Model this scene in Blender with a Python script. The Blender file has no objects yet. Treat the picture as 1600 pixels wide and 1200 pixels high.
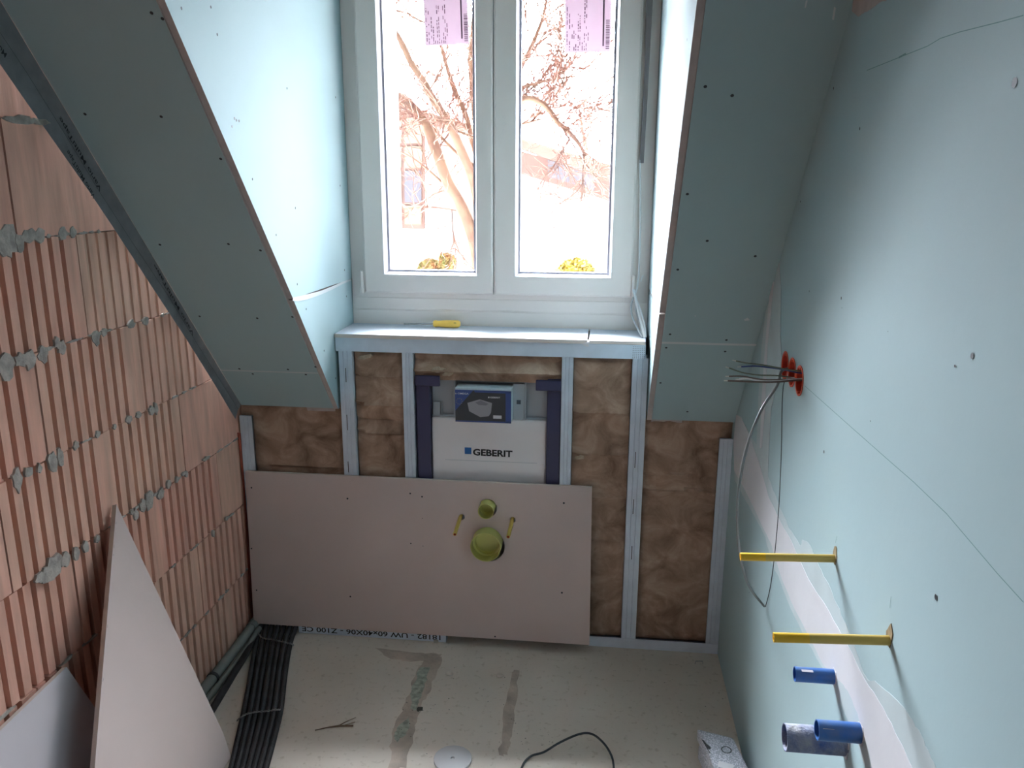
import bpy, bmesh, math, random
from mathutils import Vector, Matrix, noise
random.seed(7)
R = math.radians
SC = bpy.context.scene
COL = SC.collection

# ------------------------------------------------------------ camera (1600x1200 frame)
CY, CP, CR, CF, CH = -0.1102220, 0.2428313, 0.0045060, 1254.257, 1.596
def _axes(y, p, r):
    f = Vector((math.sin(y)*math.cos(p), math.cos(y)*math.cos(p), -math.sin(p)))
    rt = Vector((math.cos(y), -math.sin(y), 0)); up = rt.cross(f)
    return math.cos(r)*rt + math.sin(r)*up, -math.sin(r)*rt + math.cos(r)*up, f
AR, AU, AF = _axes(CY, CP, CR)
CO = Vector((0, 0, CH))
cam = bpy.data.objects.new('camera', bpy.data.cameras.new('camera'))
cam.matrix_world = Matrix(((AR.x, AU.x, -AF.x, 0), (AR.y, AU.y, -AF.y, 0), (AR.z, AU.z, -AF.z, CH), (0, 0, 0, 1)))
cam.data.sensor_width = 36; cam.data.lens = CF*36/1600; cam.data.clip_start = .05; cam.data.clip_end = 300
COL.objects.link(cam); SC.camera = cam

# ------------------------------------------------------------ light: overcast daylight with an added bright lobe ahead of the window
SC.view_settings.view_transform = 'Standard'; SC.view_settings.look = 'None'
SC.view_settings.gamma = 1; SC.view_settings.use_curve_mapping = False
SC.view_settings.exposure = 0.58
W = bpy.data.worlds.new('overcast_sky'); SC.world = W; W.use_nodes = True
WN, WL = W.node_tree.nodes, W.node_tree.links
bg = WN['Background']; bg.inputs[0].default_value = (.87, .95, 1.05, 1)
# overcast sky; bright lobe added ahead lights the room more than the cheeks
SKY_BASE, SKY_PEAK, SKY_POW = .5, 88.0, 7.0
tcw = WN.new('ShaderNodeTexCoord'); dt = WN.new('ShaderNodeVectorMath'); dt.operation = 'DOT_PRODUCT'
dt.inputs[1].default_value = Vector((-.20, 1, 0)).normalized()
flat = WN.new('ShaderNodeVectorMath'); flat.operation = 'MULTIPLY'; flat.inputs[1].default_value = (1, 1, 0)
nrm = WN.new('ShaderNodeVectorMath'); nrm.operation = 'NORMALIZE'
WL.new(tcw.outputs['Generated'], flat.inputs[0]); WL.new(flat.outputs['Vector'], nrm.inputs[0]); WL.new(nrm.outputs['Vector'], dt.inputs[0])
spz = WN.new('ShaderNodeSeparateXYZ'); WL.new(tcw.outputs['Generated'], spz.inputs[0])
hi = WN.new('ShaderNodeMath'); hi.operation = 'MULTIPLY_ADD'; hi.inputs[1].default_value = 1.6; hi.inputs[2].default_value = 1.0; hi.use_clamp = False
WL.new(spz.outputs['Z'], hi.inputs[0])
mxw = WN.new('ShaderNodeMath'); mxw.operation = 'MAXIMUM'; mxw.inputs[1].default_value = 0; WL.new(dt.outputs['Value'], mxw.inputs[0])
pww = WN.new('ShaderNodeMath'); pww.operation = 'POWER'; pww.inputs[1].default_value = SKY_POW; WL.new(mxw.outputs[0], pww.inputs[0])
maw = WN.new('ShaderNodeMath'); maw.operation = 'MULTIPLY_ADD'; maw.inputs[1].default_value = SKY_PEAK; maw.inputs[2].default_value = SKY_BASE
WL.new(pww.outputs[0], maw.inputs[0]); mul = WN.new('ShaderNodeMath'); mul.operation = 'MULTIPLY'; WL.new(maw.outputs[0], mul.inputs[0])
hi2 = WN.new('ShaderNodeMath'); hi2.operation = 'MAXIMUM'; hi2.inputs[1].default_value = .35; WL.new(hi.outputs[0], hi2.inputs[0])
WL.new(hi2.outputs[0], mul.inputs[1]); WL.new(mul.outputs[0], bg.inputs[1])
def portal(name, loc, sx, sy, d):
    pl = bpy.data.lights.new(name, 'AREA'); pl.shape = 'RECTANGLE'; pl.size = sx; pl.size_y = sy; pl.cycles.is_portal = True
    po = bpy.data.objects.new(name, pl); COL.objects.link(po); po.location = loc; po.rotation_euler = Vector(d).to_track_quat('-Z', 'Z').to_euler()
portal('window_portal', (-.36, 2.96, 1.75), 1.1, 1.3, (0, -1, 0))
# unseen rear opening added to let fill light into the room
BW = (-.95, .15, .85, 2.15)
portal('rear_window_portal', ((BW[0]+BW[1])/2, -3.36, (BW[2]+BW[3])/2), BW[1]-BW[0], BW[3]-BW[2], (0, 1, 0))

# ------------------------------------------------------------ pixel -> plane helpers (used to take measurements off the photo)
def ray(px, py): return AR*((px-800)/CF) - AU*((py-600)/CF) + AF
def onY(px, py, Y): d = ray(px, py); return CO + d*(Y/d.y)
def onX(px, py, X): d = ray(px, py); return CO + d*(X/d.x)
def onZ(px, py, Z): d = ray(px, py); return CO + d*((Z-CH)/d.z)
def onP(px, py, p, n): d = ray(px, py); return CO + d*(n.dot(p-CO)/n.dot(d))
SL = 0.872866
SN = Vector((0, math.sin(SL), math.cos(SL))); SP = Vector((0, 2.577, .85)); SD = Vector((0, math.cos(SL), -math.sin(SL)))
def onS(px, py): return onP(px, py, SP, SN)

# ------------------------------------------------------------ materials
def nt(name):
    m = bpy.data.materials.new(name); m.use_nodes = True
    return m, m.node_tree.nodes, m.node_tree.links, m.node_tree.nodes['Principled BSDF']
def mat(name, col, rough=.6, metal=0, noise_s=0, var=.1, bump=0, bscale=None, spec=.5, col2=None):
    m, N, L, b = nt(name)
    b.inputs['Base Color'].default_value = (*col, 1); b.inputs['Roughness'].default_value = rough
    b.inputs['Metallic'].default_value = metal; b.inputs['Specular IOR Level'].default_value = spec
    if noise_s:
        tc = N.new('ShaderNodeTexCoord'); n = N.new('ShaderNodeTexNoise'); n.inputs['Scale'].default_value = noise_s
        n.inputs['Detail'].default_value = 6
        L.new(tc.outputs['Object'], n.inputs['Vector'])
        cr = N.new('ShaderNodeValToRGB'); cr.color_ramp.elements[0].position = .32; cr.color_ramp.elements[1].position = .68
        c2 = col2 or tuple(min(1, c*(1+var)) for c in col)
        c1 = tuple(c*(1-var) for c in col) if not col2 else col
        cr.color_ramp.elements[0].color = (*c1, 1); cr.color_ramp.elements[1].color = (*c2, 1)
        L.new(n.outputs['Fac'], cr.inputs['Fac']); L.new(cr.outputs['Color'], b.inputs['Base Color'])
        if bump:
            n2 = N.new('ShaderNodeTexNoise'); n2.inputs['Scale'].default_value = bscale or noise_s*4; n2.inputs['Detail'].default_value = 5
            L.new(tc.outputs['Object'], n2.inputs['Vector'])
            bp = N.new('ShaderNodeBump'); bp.inputs['Strength'].default_value = bump; bp.inputs['Distance'].default_value = .01
            L.new(n2.outputs['Fac'], bp.inputs['Height']); L.new(bp.outputs['Normal'], b.inputs['Normal'])
    return m
M = {}
M['green'] = mat('green_plasterboard', (.40, .535, .555), .75, noise_s=1.3, var=.05, bump=.03, bscale=60, spec=.25)
M['core'] = mat('gypsum_core', (.50, .44, .42), .9, noise_s=30, var=.08, spec=.2)
M['hole'] = mat('screw_head', (.03, .035, .04), .6)
M['joint'] = mat('board_joint', (.62, .66, .66), .9, spec=.2)
M['pencil'] = mat('pencil_line', (.20, .32, .32), .9, spec=.1)
M['plaster'] = mat('joint_compound', (.66, .66, .68), .8, noise_s=6, var=.04, bump=.05, bscale=25, spec=.2)
M['plaster_thin'] = mat('thin_joint_compound', (.52, .60, .61), .8, noise_s=9, var=.06, spec=.2)
M['grey_board'] = mat('grey_plasterboard', (.66, .545, .51), .8, noise_s=2.5, var=.05, bump=.03, bscale=50, spec=.2)
M['grey_edge'] = mat('plasterboard_edge', (.72, .63, .57), .85, spec=.2)
M['steel'] = mat('galvanised_steel', (.70, .78, .88), .45, metal=.05, noise_s=14, var=.07)
M['steel_ink'] = mat('black_ink', (.02, .02, .022), .7)
M['tape'] = mat('grey_sealing_tape', (.23, .245, .26), .55, noise_s=25, var=.12, bump=.2, bscale=40)
M['tape_ink'] = mat('tape_ink', (.02, .022, .03), .6)
M['pvc'] = mat('white_window_plastic', (.92, .83, .77), .35, spec=.5)
M['bead'] = mat('glazing_bead_plastic', (.78, .78, .80), .3)
M['gasket'] = mat('grey_gasket', (.28, .28, .33), .5)
M['blue_steel'] = mat('blue_enamelled_steel', (.052, .052, .115), .4, noise_s=8, var=.08)
M['cistern'] = mat('grey_white_cistern_plastic', (.92, .90, .91), .5, noise_s=3, var=.02)
M['cistern2'] = mat('light_grey_plastic', (.46, .50, .54), .5)
M['logo_blue'] = mat('logo_blue', (.02, .14, .42), .5)
M['label_blue'] = mat('label_blue', (.06, .10, .30), .5)
M['label_dark'] = mat('label_dark_grey', (.055, .058, .065), .5)
M['label_grey'] = mat('label_light_grey', (.36, .35, .38), .5)
M['label_grey2'] = mat('label_mid_grey', (.22, .22, .24), .5)
M['white'] = mat('white_print', (.75, .75, .78), .6)
M['styro'] = mat('white_foam', (.60, .70, .74), .8, noise_s=60, var=.05)
M['plug'] = mat('lime_plastic', (.56, .56, .16), .4)
M['yellow'] = mat('yellow_plastic', (.66, .46, .10), .4)
M['yellow2'] = mat('bright_yellow_plastic', (.85, .50, .02), .4)
M['mud'] = mat('brown_gypsum_hole', (.32, .24, .13), .9, noise_s=80, var=.3)
M['blue'] = mat('blue_plastic', (.02, .10, .46), .35)
M['orange'] = mat('orange_plastic', (.72, .085, .03), .45)
M['orange_in'] = mat('orange_plastic_dusty', (.55, .05, .025), .6, noise_s=60, var=.25)  # darker mottled orange for the inside faces
M['wire'] = mat('grey_cable', (.22, .23, .23), .5)
M['wire_dk'] = mat('dark_cable', (.035, .045, .05), .45)
M['wire_bl'] = mat('blue_cable', (.03, .06, .22), .45)
M['wire_br'] = mat('brown_cable', (.14, .10, .08), .5)
M['wire_gr'] = mat('grey_green_cable', (.16, .19, .14), .5)
M['wire_wh'] = mat('white_cable', (.85, .86, .86), .45)
M['wire_lt'] = mat('light_grey_cable', (.45, .47, .47), .5)
M['copper'] = mat('bare_wire_ends', (.70, .72, .66), .4)
M['rubber'] = mat('black_corrugated_plastic', (.035, .033, .036), .55, noise_s=30, var=.3)
M['tie'] = mat('twisted_wire', (.33, .32, .31), .45, metal=.3)
M['conduit'] = mat('grey_conduit_plastic', (.25, .27, .25), .5, noise_s=12, var=.08)
M['strap'] = mat('dark_grey_strap', (.20, .18, .18), .6)
M['disc'] = mat('white_plastic_disc', (.55, .55, .56), .5)
M['wood'] = mat('brown_house_timber', (.14, .075, .06), .7, noise_s=3, var=.1)
M['wood2'] = mat('pale_brown_eaves', (.16, .10, .078), .7, noise_s=3, var=.1)
M['render'] = mat('white_house_render', (.85, .84, .82), .9)
M['bark'] = mat('brown_bark', (.16, .085, .06), .9, noise_s=6, col2=(.22, .14, .09))
M['twig'] = mat('reddish_twigs', (.17, .075, .055), .9, noise_s=3, col2=(.17, .11, .08))
M['bush_y'] = mat('yellow_green_foliage', (.34, .26, .05), .8, noise_s=6, var=.2)
M['bush_r'] = mat('red_and_green_foliage', (.32, .13, .06), .8, noise_s=7, col2=(.18, .20, .06))
M['snow'] = mat('pale_ground', (.80, .78, .74), .9)
M['hglass'] = mat('house_window_glass', (.10, .10, .12), .3)
M['bright'] = mat('pale_curtains', (.20, .17, .12), .8)

def m_mix(a, col, noise_scale, lo, hi, spread=None): pass
# mineral wool
def wool():
    m, N, L, b = nt('brown_mineral_wool')
    tc = N.new('ShaderNodeTexCoord'); mp = N.new('ShaderNodeMapping'); mp.inputs['Scale'].default_value = (1, 1, 1.15)
    L.new(tc.outputs['Object'], mp.inputs['Vector'])
    n = N.new('ShaderNodeTexNoise'); n.inputs['Scale'].default_value = 9; n.inputs['Detail'].default_value = 9; n.inputs['Roughness'].default_value = .62
    n.inputs['Distortion'].default_value = .8
    L.new(mp.outputs['Vector'], n.inputs['Vector'])
    cr = N.new('ShaderNodeValToRGB'); e = cr.color_ramp.elements
    e[0].position = .28; e[0].color = (.20, .12, .08, 1); e[1].position = .75; e[1].color = (.66, .49, .37, 1)
    x = e.new(.5); x.color = (.42, .28, .20, 1)
    L.new(n.outputs['Fac'], cr.inputs['Fac']); L.new(cr.outputs['Color'], b.inputs['Base Color'])
    b.inputs['Roughness'].default_value = .85; b.inputs['Specular IOR Level'].default_value = .15
    n2 = N.new('ShaderNodeTexNoise'); n2.inputs['Scale'].default_value = 40; n2.inputs['Detail'].default_value = 8
    L.new(mp.outputs['Vector'], n2.inputs['Vector'])
    bp = N.new('ShaderNodeBump'); bp.inputs['Strength'].default_value = .35; bp.inputs['Distance'].default_value = .01
    L.new(n2.outputs['Fac'], bp.inputs['Height']); L.new(bp.outputs['Normal'], b.inputs['Normal'])
    return m
M['wool'] = wool()
def brickm():
    m, N, L, b = nt('fired_clay_block')
    at = N.new('ShaderNodeAttribute'); at.attribute_name = 'tint'
    tc = N.new('ShaderNodeTexCoord')
    mp = N.new('ShaderNodeMapping'); mp.inputs['Scale'].default_value = (1, 1, .12); L.new(tc.outputs['Object'], mp.inputs['Vector'])
    n = N.new('ShaderNodeTexNoise'); n.inputs['Scale'].default_value = 40; n.inputs['Detail'].default_value = 4; L.new(mp.outputs['Vector'], n.inputs['Vector'])
    n3 = N.new('ShaderNodeTexNoise'); n3.inputs['Scale'].default_value = 7; n3.inputs['Detail'].default_value = 4; L.new(tc.outputs['Object'], n3.inputs['Vector'])
    mx = N.new('ShaderNodeMix'); mx.data_type = 'RGBA'; mx.inputs[6].default_value = (.78, .42, .325, 1); mx.inputs[7].default_value = (.79, .50, .375, 1)
    ad = N.new('ShaderNodeMath'); ad.operation = 'ADD'; L.new(n3.outputs['Fac'], ad.inputs[0]); L.new(at.outputs['Fac'], ad.inputs[1])
    s = N.new('ShaderNodeMath'); s.operation = 'SUBTRACT'; s.use_clamp = True; L.new(ad.outputs[0], s.inputs[0]); s.inputs[1].default_value = .5
    L.new(s.outputs[0], mx.inputs[0])
    hs = N.new('ShaderNodeHueSaturation'); L.new(mx.outputs[2], hs.inputs['Color'])
    mr = N.new('ShaderNodeMapRange'); mr.inputs[1].default_value = .3; mr.inputs[2].default_value = .7; mr.inputs[3].default_value = .85; mr.inputs[4].default_value = 1.1
    L.new(n.outputs['Fac'], mr.inputs[0]); L.new(mr.outputs[0], hs.inputs['Value'])
    L.new(hs.outputs['Color'], b.inputs['Base Color'])
    b.inputs['Roughness'].default_value = .9; b.inputs['Specular IOR Level'].default_value = .15
    bp = N.new('ShaderNodeBump'); bp.inputs['Strength'].default_value = .25; bp.inputs['Distance'].default_value = .004
    L.new(n.outputs['Fac'], bp.inputs['Height']); L.new(bp.outputs['Normal'], b.inputs['Normal'])
    return m
M['brick'] = brickm()
M['groove'] = mat('clay_block_groove', (.22, .075, .04), .95, noise_s=30, var=.15, spec=.1)
M['mortar'] = mat('grey_mortar', (.44, .40, .36), .95, noise_s=40, var=.25, bump=.4, bscale=90, spec=.1)
def floorm():
    m, N, L, b = nt('dusty_screed')
    tc = N.new('ShaderNodeTexCoord')
    n = N.new('ShaderNodeTexNoise'); n.inputs['Scale'].default_value = 2.2; n.inputs['Detail'].default_value = 8; L.new(tc.outputs['Object'], n.inputs['Vector'])
    cr = N.new('ShaderNodeValToRGB'); e = cr.color_ramp.elements; e[0].position = .3; e[0].color = (.68, .61, .52, 1); e[1].position = .72; e[1].color = (.84, .77, .68, 1)
    L.new(n.outputs['Fac'], cr.inputs['Fac'])
    n2 = N.new('ShaderNodeTexNoise'); n2.inputs['Scale'].default_value = 55; n2.inputs['Detail'].default_value = 6; L.new(tc.outputs['Object'], n2.inputs['Vector'])
    c2 = N.new('ShaderNodeValToRGB'); c2.color_ramp.elements[0].position = .30; c2.color_ramp.elements[0].color = (.82, .80, .76, 1); c2.color_ramp.elements[1].position = .42; c2.color_ramp.elements[1].color = (1, 1, 1, 1)
    L.new(n2.outputs['Fac'], c2.inputs['Fac'])
    mx = N.new('ShaderNodeMix'); mx.data_type = 'RGBA'; mx.blend_type = 'MULTIPLY'; mx.inputs[0].default_value = 1
    L.new(cr.outputs['Color'], mx.inputs[6]); L.new(c2.outputs['Color'], mx.inputs[7]); L.new(mx.outputs[2], b.inputs['Base Color'])
    b.inputs['Roughness'].default_value = .8; b.inputs['Specular IOR Level'].default_value = .3
    bp = N.new('ShaderNodeBump'); bp.inputs['Strength'].default_value = .15; bp.inputs['Distance'].default_value = .004
    L.new(n2.outputs['Fac'], bp.inputs['Height']); L.new(bp.outputs['Normal'], b.inputs['Normal'])
    return m
M['floor'] = floorm()
M['raw'] = mat('raw_brown_masonry', (.12, .08, .06), .95, noise_s=5, var=.15)  # unseen walls behind the camera, colour darkened to soak up bounce
M['membrane'] = mat('dark_floor_membrane', (.07, .065, .06), .9, noise_s=8, var=.2)  # unseen floor behind the camera, darkened to cut bounce light
M['raw2'] = mat('raw_roof_lining', (.10, .085, .07), .95, noise_s=3, var=.1)  # unseen ceilings, colour darkened to reduce bounced light
M['stain'] = mat('sandy_floor_stain', (.56, .47, .39), .95, noise_s=14, var=.25, bump=.3, bscale=60)
M['stain_g'] = mat('greenish_floor_smear', (.42, .45, .37), .95, noise_s=60, var=.35, bump=.3, bscale=90)
M['debris'] = mat('dark_grit', (.10, .10, .085), .95)
M['chip'] = mat('plaster_crumb', (.55, .52, .46), .9)
M['twigbit'] = mat('dry_reed', (.20, .13, .08), .8)
def glass():
    m = bpy.data.materials.new('window_glass'); m.use_nodes = True; N = m.node_tree.nodes; L = m.node_tree.links
    N.clear(); o = N.new('ShaderNodeOutputMaterial'); t = N.new('ShaderNodeBsdfTransparent'); g = N.new('ShaderNodeBsdfGlossy'); g.inputs['Roughness'].default_value = .02
    t.inputs[0].default_value = (.97, .96, .96, 1)
    x = N.new('ShaderNodeMixShader'); x.inputs[0].default_value = .05
    L.new(t.outputs[0], x.inputs[1]); L.new(g.outputs[0], x.inputs[2]); L.new(x.outputs[0], o.inputs[0]); return m
M['glass'] = glass()
def paper():
    m = bpy.data.materials.new('backlit_paper'); m.use_nodes = True; N = m.node_tree.nodes; L = m.node_tree.links
    N.clear(); o = N.new('ShaderNodeOutputMaterial'); t = N.new('ShaderNodeBsdfTranslucent'); g = N.new('ShaderNodeBsdfDiffuse')
    t.inputs[0].default_value = (.62, .50, .56, 1); g.inputs[0].default_value = (.7, .66, .68, 1)
    x = N.new('ShaderNodeMixShader'); x.inputs[0].default_value = .72
    L.new(t.outputs[0], x.inputs[1]); L.new(g.outputs[0], x.inputs[2]); L.new(x.outputs[0], o.inputs[0]); return m
M['paper'] = paper()
M['paper_ink'] = mat('label_print', (.16, .11, .14), .8)
def speck():
    m, N, L, b = nt('white_speckled_film')
    tc = N.new('ShaderNodeTexCoord'); v = N.new('ShaderNodeTexVoronoi'); v.inputs['Scale'].default_value = 260
    L.new(tc.outputs['Object'], v.inputs['Vector'])
    cr = N.new('ShaderNodeValToRGB'); cr.color_ramp.elements[0].position = .25; cr.color_ramp.elements[0].color = (.80, .80, .88, 1)
    cr.color_ramp.elements[1].position = .55; cr.color_ramp.elements[1].color = (.42, .46, .52, 1)
    L.new(v.outputs['Distance'], cr.inputs['Fac']); L.new(cr.outputs['Color'], b.inputs['Base Color']); b.inputs['Roughness'].default_value = .5
    return m
M['speck'] = speck()

# ------------------------------------------------------------ mesh builder
class MB:
    def __init__(s): s.v = []; s.f = []; s.mi = []; s.tint = []; s.t = .5
    def face(s, pts, mi=0):
        n = len(s.v); s.v += [Vector(p) for p in pts]; s.f.append(list(range(n, n+len(pts)))); s.mi.append(mi); s.tint.append(s.t)
    def idx(s, faces, verts, mi=0):
        n = len(s.v); s.v += [Vector(p) for p in verts]
        for f in faces: s.f.append([n+i for i in f]); s.mi.append(mi); s.tint.append(s.t)
    def box(s, x0, x1, y0, y1, z0, z1, mi=0, mx=None):
        V = [Vector((x, y, z)) for z in (z0, z1) for y in (y0, y1) for x in (x0, x1)]
        if mx: V = [mx @ v for v in V]
        s.idx([(0,2,3,1),(4,5,7,6),(0,1,5,4),(2,6,7,3),(0,4,6,2),(1,3,7,5)], V, mi)
    def prism(s, pts, d, mi=0, mi_side=None, mi_back=None):
        pts = [Vector(p) for p in pts]; d = Vector(d); n = len(pts)
        V = pts + [p+d for p in pts]
        s.idx([list(range(n))], V, mi); base = len(s.v)-2*n
        s.f.append([base+n+i for i in reversed(range(n))]); s.mi.append(mi if mi_back is None else mi_back); s.tint.append(s.t)
        for i in range(n):
            j = (i+1) % n; s.f.append([base+j, base+i, base+n+i, base+n+j]); s.mi.append(mi if mi_side is None else mi_side); s.tint.append(s.t)
    def tube(s, P, r, n=10, mi=0, cap=True):
        P = [Vector(p) for p in P]; rings = []
        rr = r if isinstance(r, (list, tuple)) else [r]*len(P)
        t0 = (P[1]-P[0]).normalized(); a = t0.orthogonal().normalized()
        base = len(s.v)
        for i, p in enumerate(P):
            t = (P[min(i+1, len(P)-1)]-P[max(i-1, 0)]).normalized()
            a = (a - t*a.dot(t)).normalized(); b = t.cross(a)
            for k in range(n):
                an = 2*math.pi*k/n; s.v.append(p + (a*math.cos(an)+b*math.sin(an))*rr[i])
        for i in range(len(P)-1):
            for k in range(n):
                k2 = (k+1) % n
                s.f.append([base+i*n+k, base+i*n+k2, base+(i+1)*n+k2, base+(i+1)*n+k]); s.mi.append(mi); s.tint.append(s.t)
        if cap:
            s.f.append([base+k for k in reversed(range(n))]); s.mi.append(mi); s.tint.append(s.t)
            s.f.append([base+(len(P)-1)*n+k for k in range(n)]); s.mi.append(mi); s.tint.append(s.t)
    def lathe(s, o, ax, prof, n=28, mi=0, mis=None):
        o = Vector(o); ax = Vector(ax).normalized(); a = ax.orthogonal().normalized(); b = ax.cross(a); base = len(s.v)
        for (r, h) in prof:
            for k in range(n):
                an = 2*math.pi*k/n; s.v.append(o + ax*h + (a*math.cos(an)+b*math.sin(an))*r)
        for i in range(len(prof)-1):
            for k in range(n):
                k2 = (k+1) % n; s.f.append([base+i*n+k, base+i*n+k2, base+(i+1)*n+k2, base+(i+1)*n+k]); s.mi.append(mis[i] if mis else mi); s.tint.append(s.t)
    def disc(s, o, nrm, r, mi=0, n=10, ry=None, lift=.0008, up=None):
        o = Vector(o); nrm = Vector(nrm).normalized(); a = nrm.orthogonal().normalized() if up is None else Vector(up); b = nrm.cross(a)
        s.face([o+nrm*lift+a*math.cos(2*math.pi*k/n)*r+b*math.sin(2*math.pi*k/n)*(ry or r) for k in range(n)], mi)
    def build(s, name, mats, parent=None, kind=None, smooth=False, bevel=0, loc=None, weld=False, seg=2):
        me = bpy.data.meshes.new(name)
        o = bpy.data.objects.new(name, me)
        base = Vector((0, 0, 0))
        if parent is not None:
            base = Vector(parent.get('_o', (0, 0, 0)))
        if loc is not None: own = Vector(loc)
        elif parent is None:
            xs = [v.x for v in s.v]; ys = [v.y for v in s.v]; zs = [v.z for v in s.v]
            own = Vector(((min(xs)+max(xs))/2, (min(ys)+max(ys))/2, min(zs)))
        else: own = base
        me.from_pydata([v-own for v in s.v], [], s.f)
        ms = mats if isinstance(mats, (list, tuple)) else [mats]
        for m in ms: me.materials.append(M[m])
        me.polygons.foreach_set('material_index', s.mi)
        if s.t != .5 or len(set(s.tint)) > 1:
            at = me.attributes.new('tint', 'FLOAT', 'FACE'); at.data.foreach_set('value', s.tint)
        if smooth: me.polygons.foreach_set('use_smooth', [True]*len(me.polygons))
        if weld or bevel:
            bm = bmesh.new(); bm.from_mesh(me); bmesh.ops.remove_doubles(bm, verts=bm.verts, dist=.00005)
            bmesh.ops.recalc_face_normals(bm, faces=bm.faces); bm.to_mesh(me); bm.free()
        me.update()
        if bevel:
            bv = o.modifiers.new('bevel', 'BEVEL'); bv.width = bevel; bv.segments = seg; bv.limit_method = 'ANGLE'
        if smooth and hasattr(me, 'set_sharp_from_angle'):
            me.set_sharp_from_angle(angle=R(50))
        COL.objects.link(o)
        if parent is not None: o.parent = parent; o.location = own-base
        else: o.location = own
        o['_o'] = tuple(own)
        if kind: o['kind'] = kind
        return o
def tag(o, label, cat, group=None):
    o['label'] = label; o['category'] = cat
    if group: o['group'] = group
    return o
def thing(name, label, cat, loc, group=None):
    o = bpy.data.objects.new(name, None); COL.objects.link(o); o.location = loc; o.empty_display_size = .05
    o['_o'] = tuple(loc); return tag(o, label, cat, group)
def smooth_path(P, n=6):
    P = [Vector(p) for p in P]; out = []
    for i in range(len(P)-1):
        p0 = P[max(i-1, 0)]; p1 = P[i]; p2 = P[i+1]; p3 = P[min(i+2, len(P)-1)]
        for k in range(n):
            t = k/n; out.append(.5*((2*p1)+(p2-p0)*t+(2*p0-5*p1+4*p2-p3)*t*t+(3*p1-p0-3*p2+p3)*t**3))
    return out+[P[-1]]
def frame(o, x, y):     # matrix with local x,y on given directions
    x = Vector(x).normalized(); z = x.cross(Vector(y)).normalized(); y = z.cross(x)
    return Matrix(((x.x, y.x, z.x, o[0]), (x.y, y.y, z.y, o[1]), (x.z, y.z, z.z, o[2]), (0, 0, 0, 1)))
def curve_mesh(cu):
    ob = bpy.data.objects.new('tmp', cu); COL.objects.link(ob)
    dg = bpy.context.evaluated_depsgraph_get(); me = bpy.data.meshes.new_from_object(ob.evaluated_get(dg))
    bpy.data.objects.remove(ob); return me
def put(mb, me, mx, mi=0):
    mb.idx([list(p.vertices) for p in me.polygons], [mx @ v.co for v in me.vertices], mi)
def text_into(mb, txt, mx, width=None, height=None, mi=0, bold=0, extrude=.0002):
    cu = bpy.data.curves.new('t', 'FONT'); cu.body = txt; cu.size = 1; cu.resolution_u = 3; cu.offset = bold
    me = curve_mesh(cu)
    xs = [v.co.x for v in me.vertices]; ys = [v.co.y for v in me.vertices]
    sx = (width/(max(xs)-min(xs))) if width else 1; sy = (height/(max(ys)-min(ys))) if height else sx
    if not width: sx = sy
    T = mx @ Matrix.Diagonal((sx, sy, 1, 1)) @ Matrix.Translation((-min(xs), -min(ys), 0))
    put(mb, me, T, mi)
def plate(outer, holes, th, mx, mb, mi=0):
    """flat sheet with real holes; outer & circular holes (x,y,r) in local 2D, thickness along +z"""
    cu = bpy.data.curves.new('p', 'CURVE'); cu.dimensions = '2D'; cu.fill_mode = 'BOTH'; cu.extrude = th/2
    def ring(pts):
        sp = cu.splines.new('POLY'); sp.points.add(len(pts)-1)
        for i, p in enumerate(pts): sp.points[i].co = (p[0], p[1], 0, 1)
        sp.use_cyclic_u = True
    ring(outer)
    for (x, y, r) in holes: ring([(x+r*math.cos(2*math.pi*k/28), y+r*math.sin(2*math.pi*k/28)) for k in range(28)])
    me = curve_mesh(cu); put(mb, me, mx @ Matrix.Translation((0, 0, th/2)), mi)
def blob(c, u, v, ru, rv, n=14, rough=.35, seed=0):
    rnd = random.Random(seed); c = Vector(c); pts = []
    for k in range(n):
        a = 2*math.pi*k/n; s = 1-rough*rnd.random(); pts.append(c+Vector(u)*math.cos(a)*ru*s+Vector(v)*math.sin(a)*rv*s)
    return pts
def ragged(P, amp, seed=1, sub=4):
    P = [Vector(p) for p in P]; out = []; rnd = random.Random(seed)
    for i, p in enumerate(P):
        q = P[(i+1) % len(P)]
        for k in range(sub):
            x = p.lerp(q, k/sub)
            if k: x = x + Vector((0, rnd.uniform(-amp, amp), rnd.uniform(-amp, amp)))
            out.append(x)
    return out

XL, XR = -1.25, .446           # brick wall, right wall
CL, CRX = -.887, .163          # dormer cheeks
YS = 2.577                     # stud plane
YB = -3.2                      # back of the room
ZC = 2.45                      # ceiling
YT = YS-(ZC-.85)/math.tan(SL)  # where the slope meets the ceiling
ST = 'structure'

# ============================================================ SETTING
m = MB(); m.box(XL-.35, XR+.2, 1.35, 2.95, -.2, 0); m.box(XL-.35, XR+.2, YB-.1, 1.35, -.2, 0, 5)
# screed blemishes: raised thin smears, level with the floor
for i, (c, ru, rv, mi) in enumerate([((655,1108),.02,.016,3)]):
    m.face(blob(onZ(*c, .0012), (1,0,0), (0,1,0), ru, rv, 16, .6, i), mi)
def fpoly(px, z, mi, amp=.006, seed=3):
    P = [onZ(a, b, z) for a, b in px]; rnd = random.Random(seed); out = []
    for i, p in enumerate(P):
        q = P[(i+1) % len(P)]
        for k in range(5):
            x = p.lerp(q, k/5)
            if k: x += Vector((rnd.uniform(-amp, amp), rnd.uniform(-amp, amp), 0))
            out.append(x)
    m.face(out, mi)
fpoly([(672,1020),(690,1026),(680,1060),(668,1085),(655,1115),(645,1150),(635,1200),(606,1200),(612,1160),(622,1120),(640,1085),(650,1050)], .0010, 1, .007, 5)
fpoly([(655,1045),(672,1040),(668,1062),(658,1090),(650,1110),(641,1108),(643,1080)], .0016, 2, .006, 8)
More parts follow.
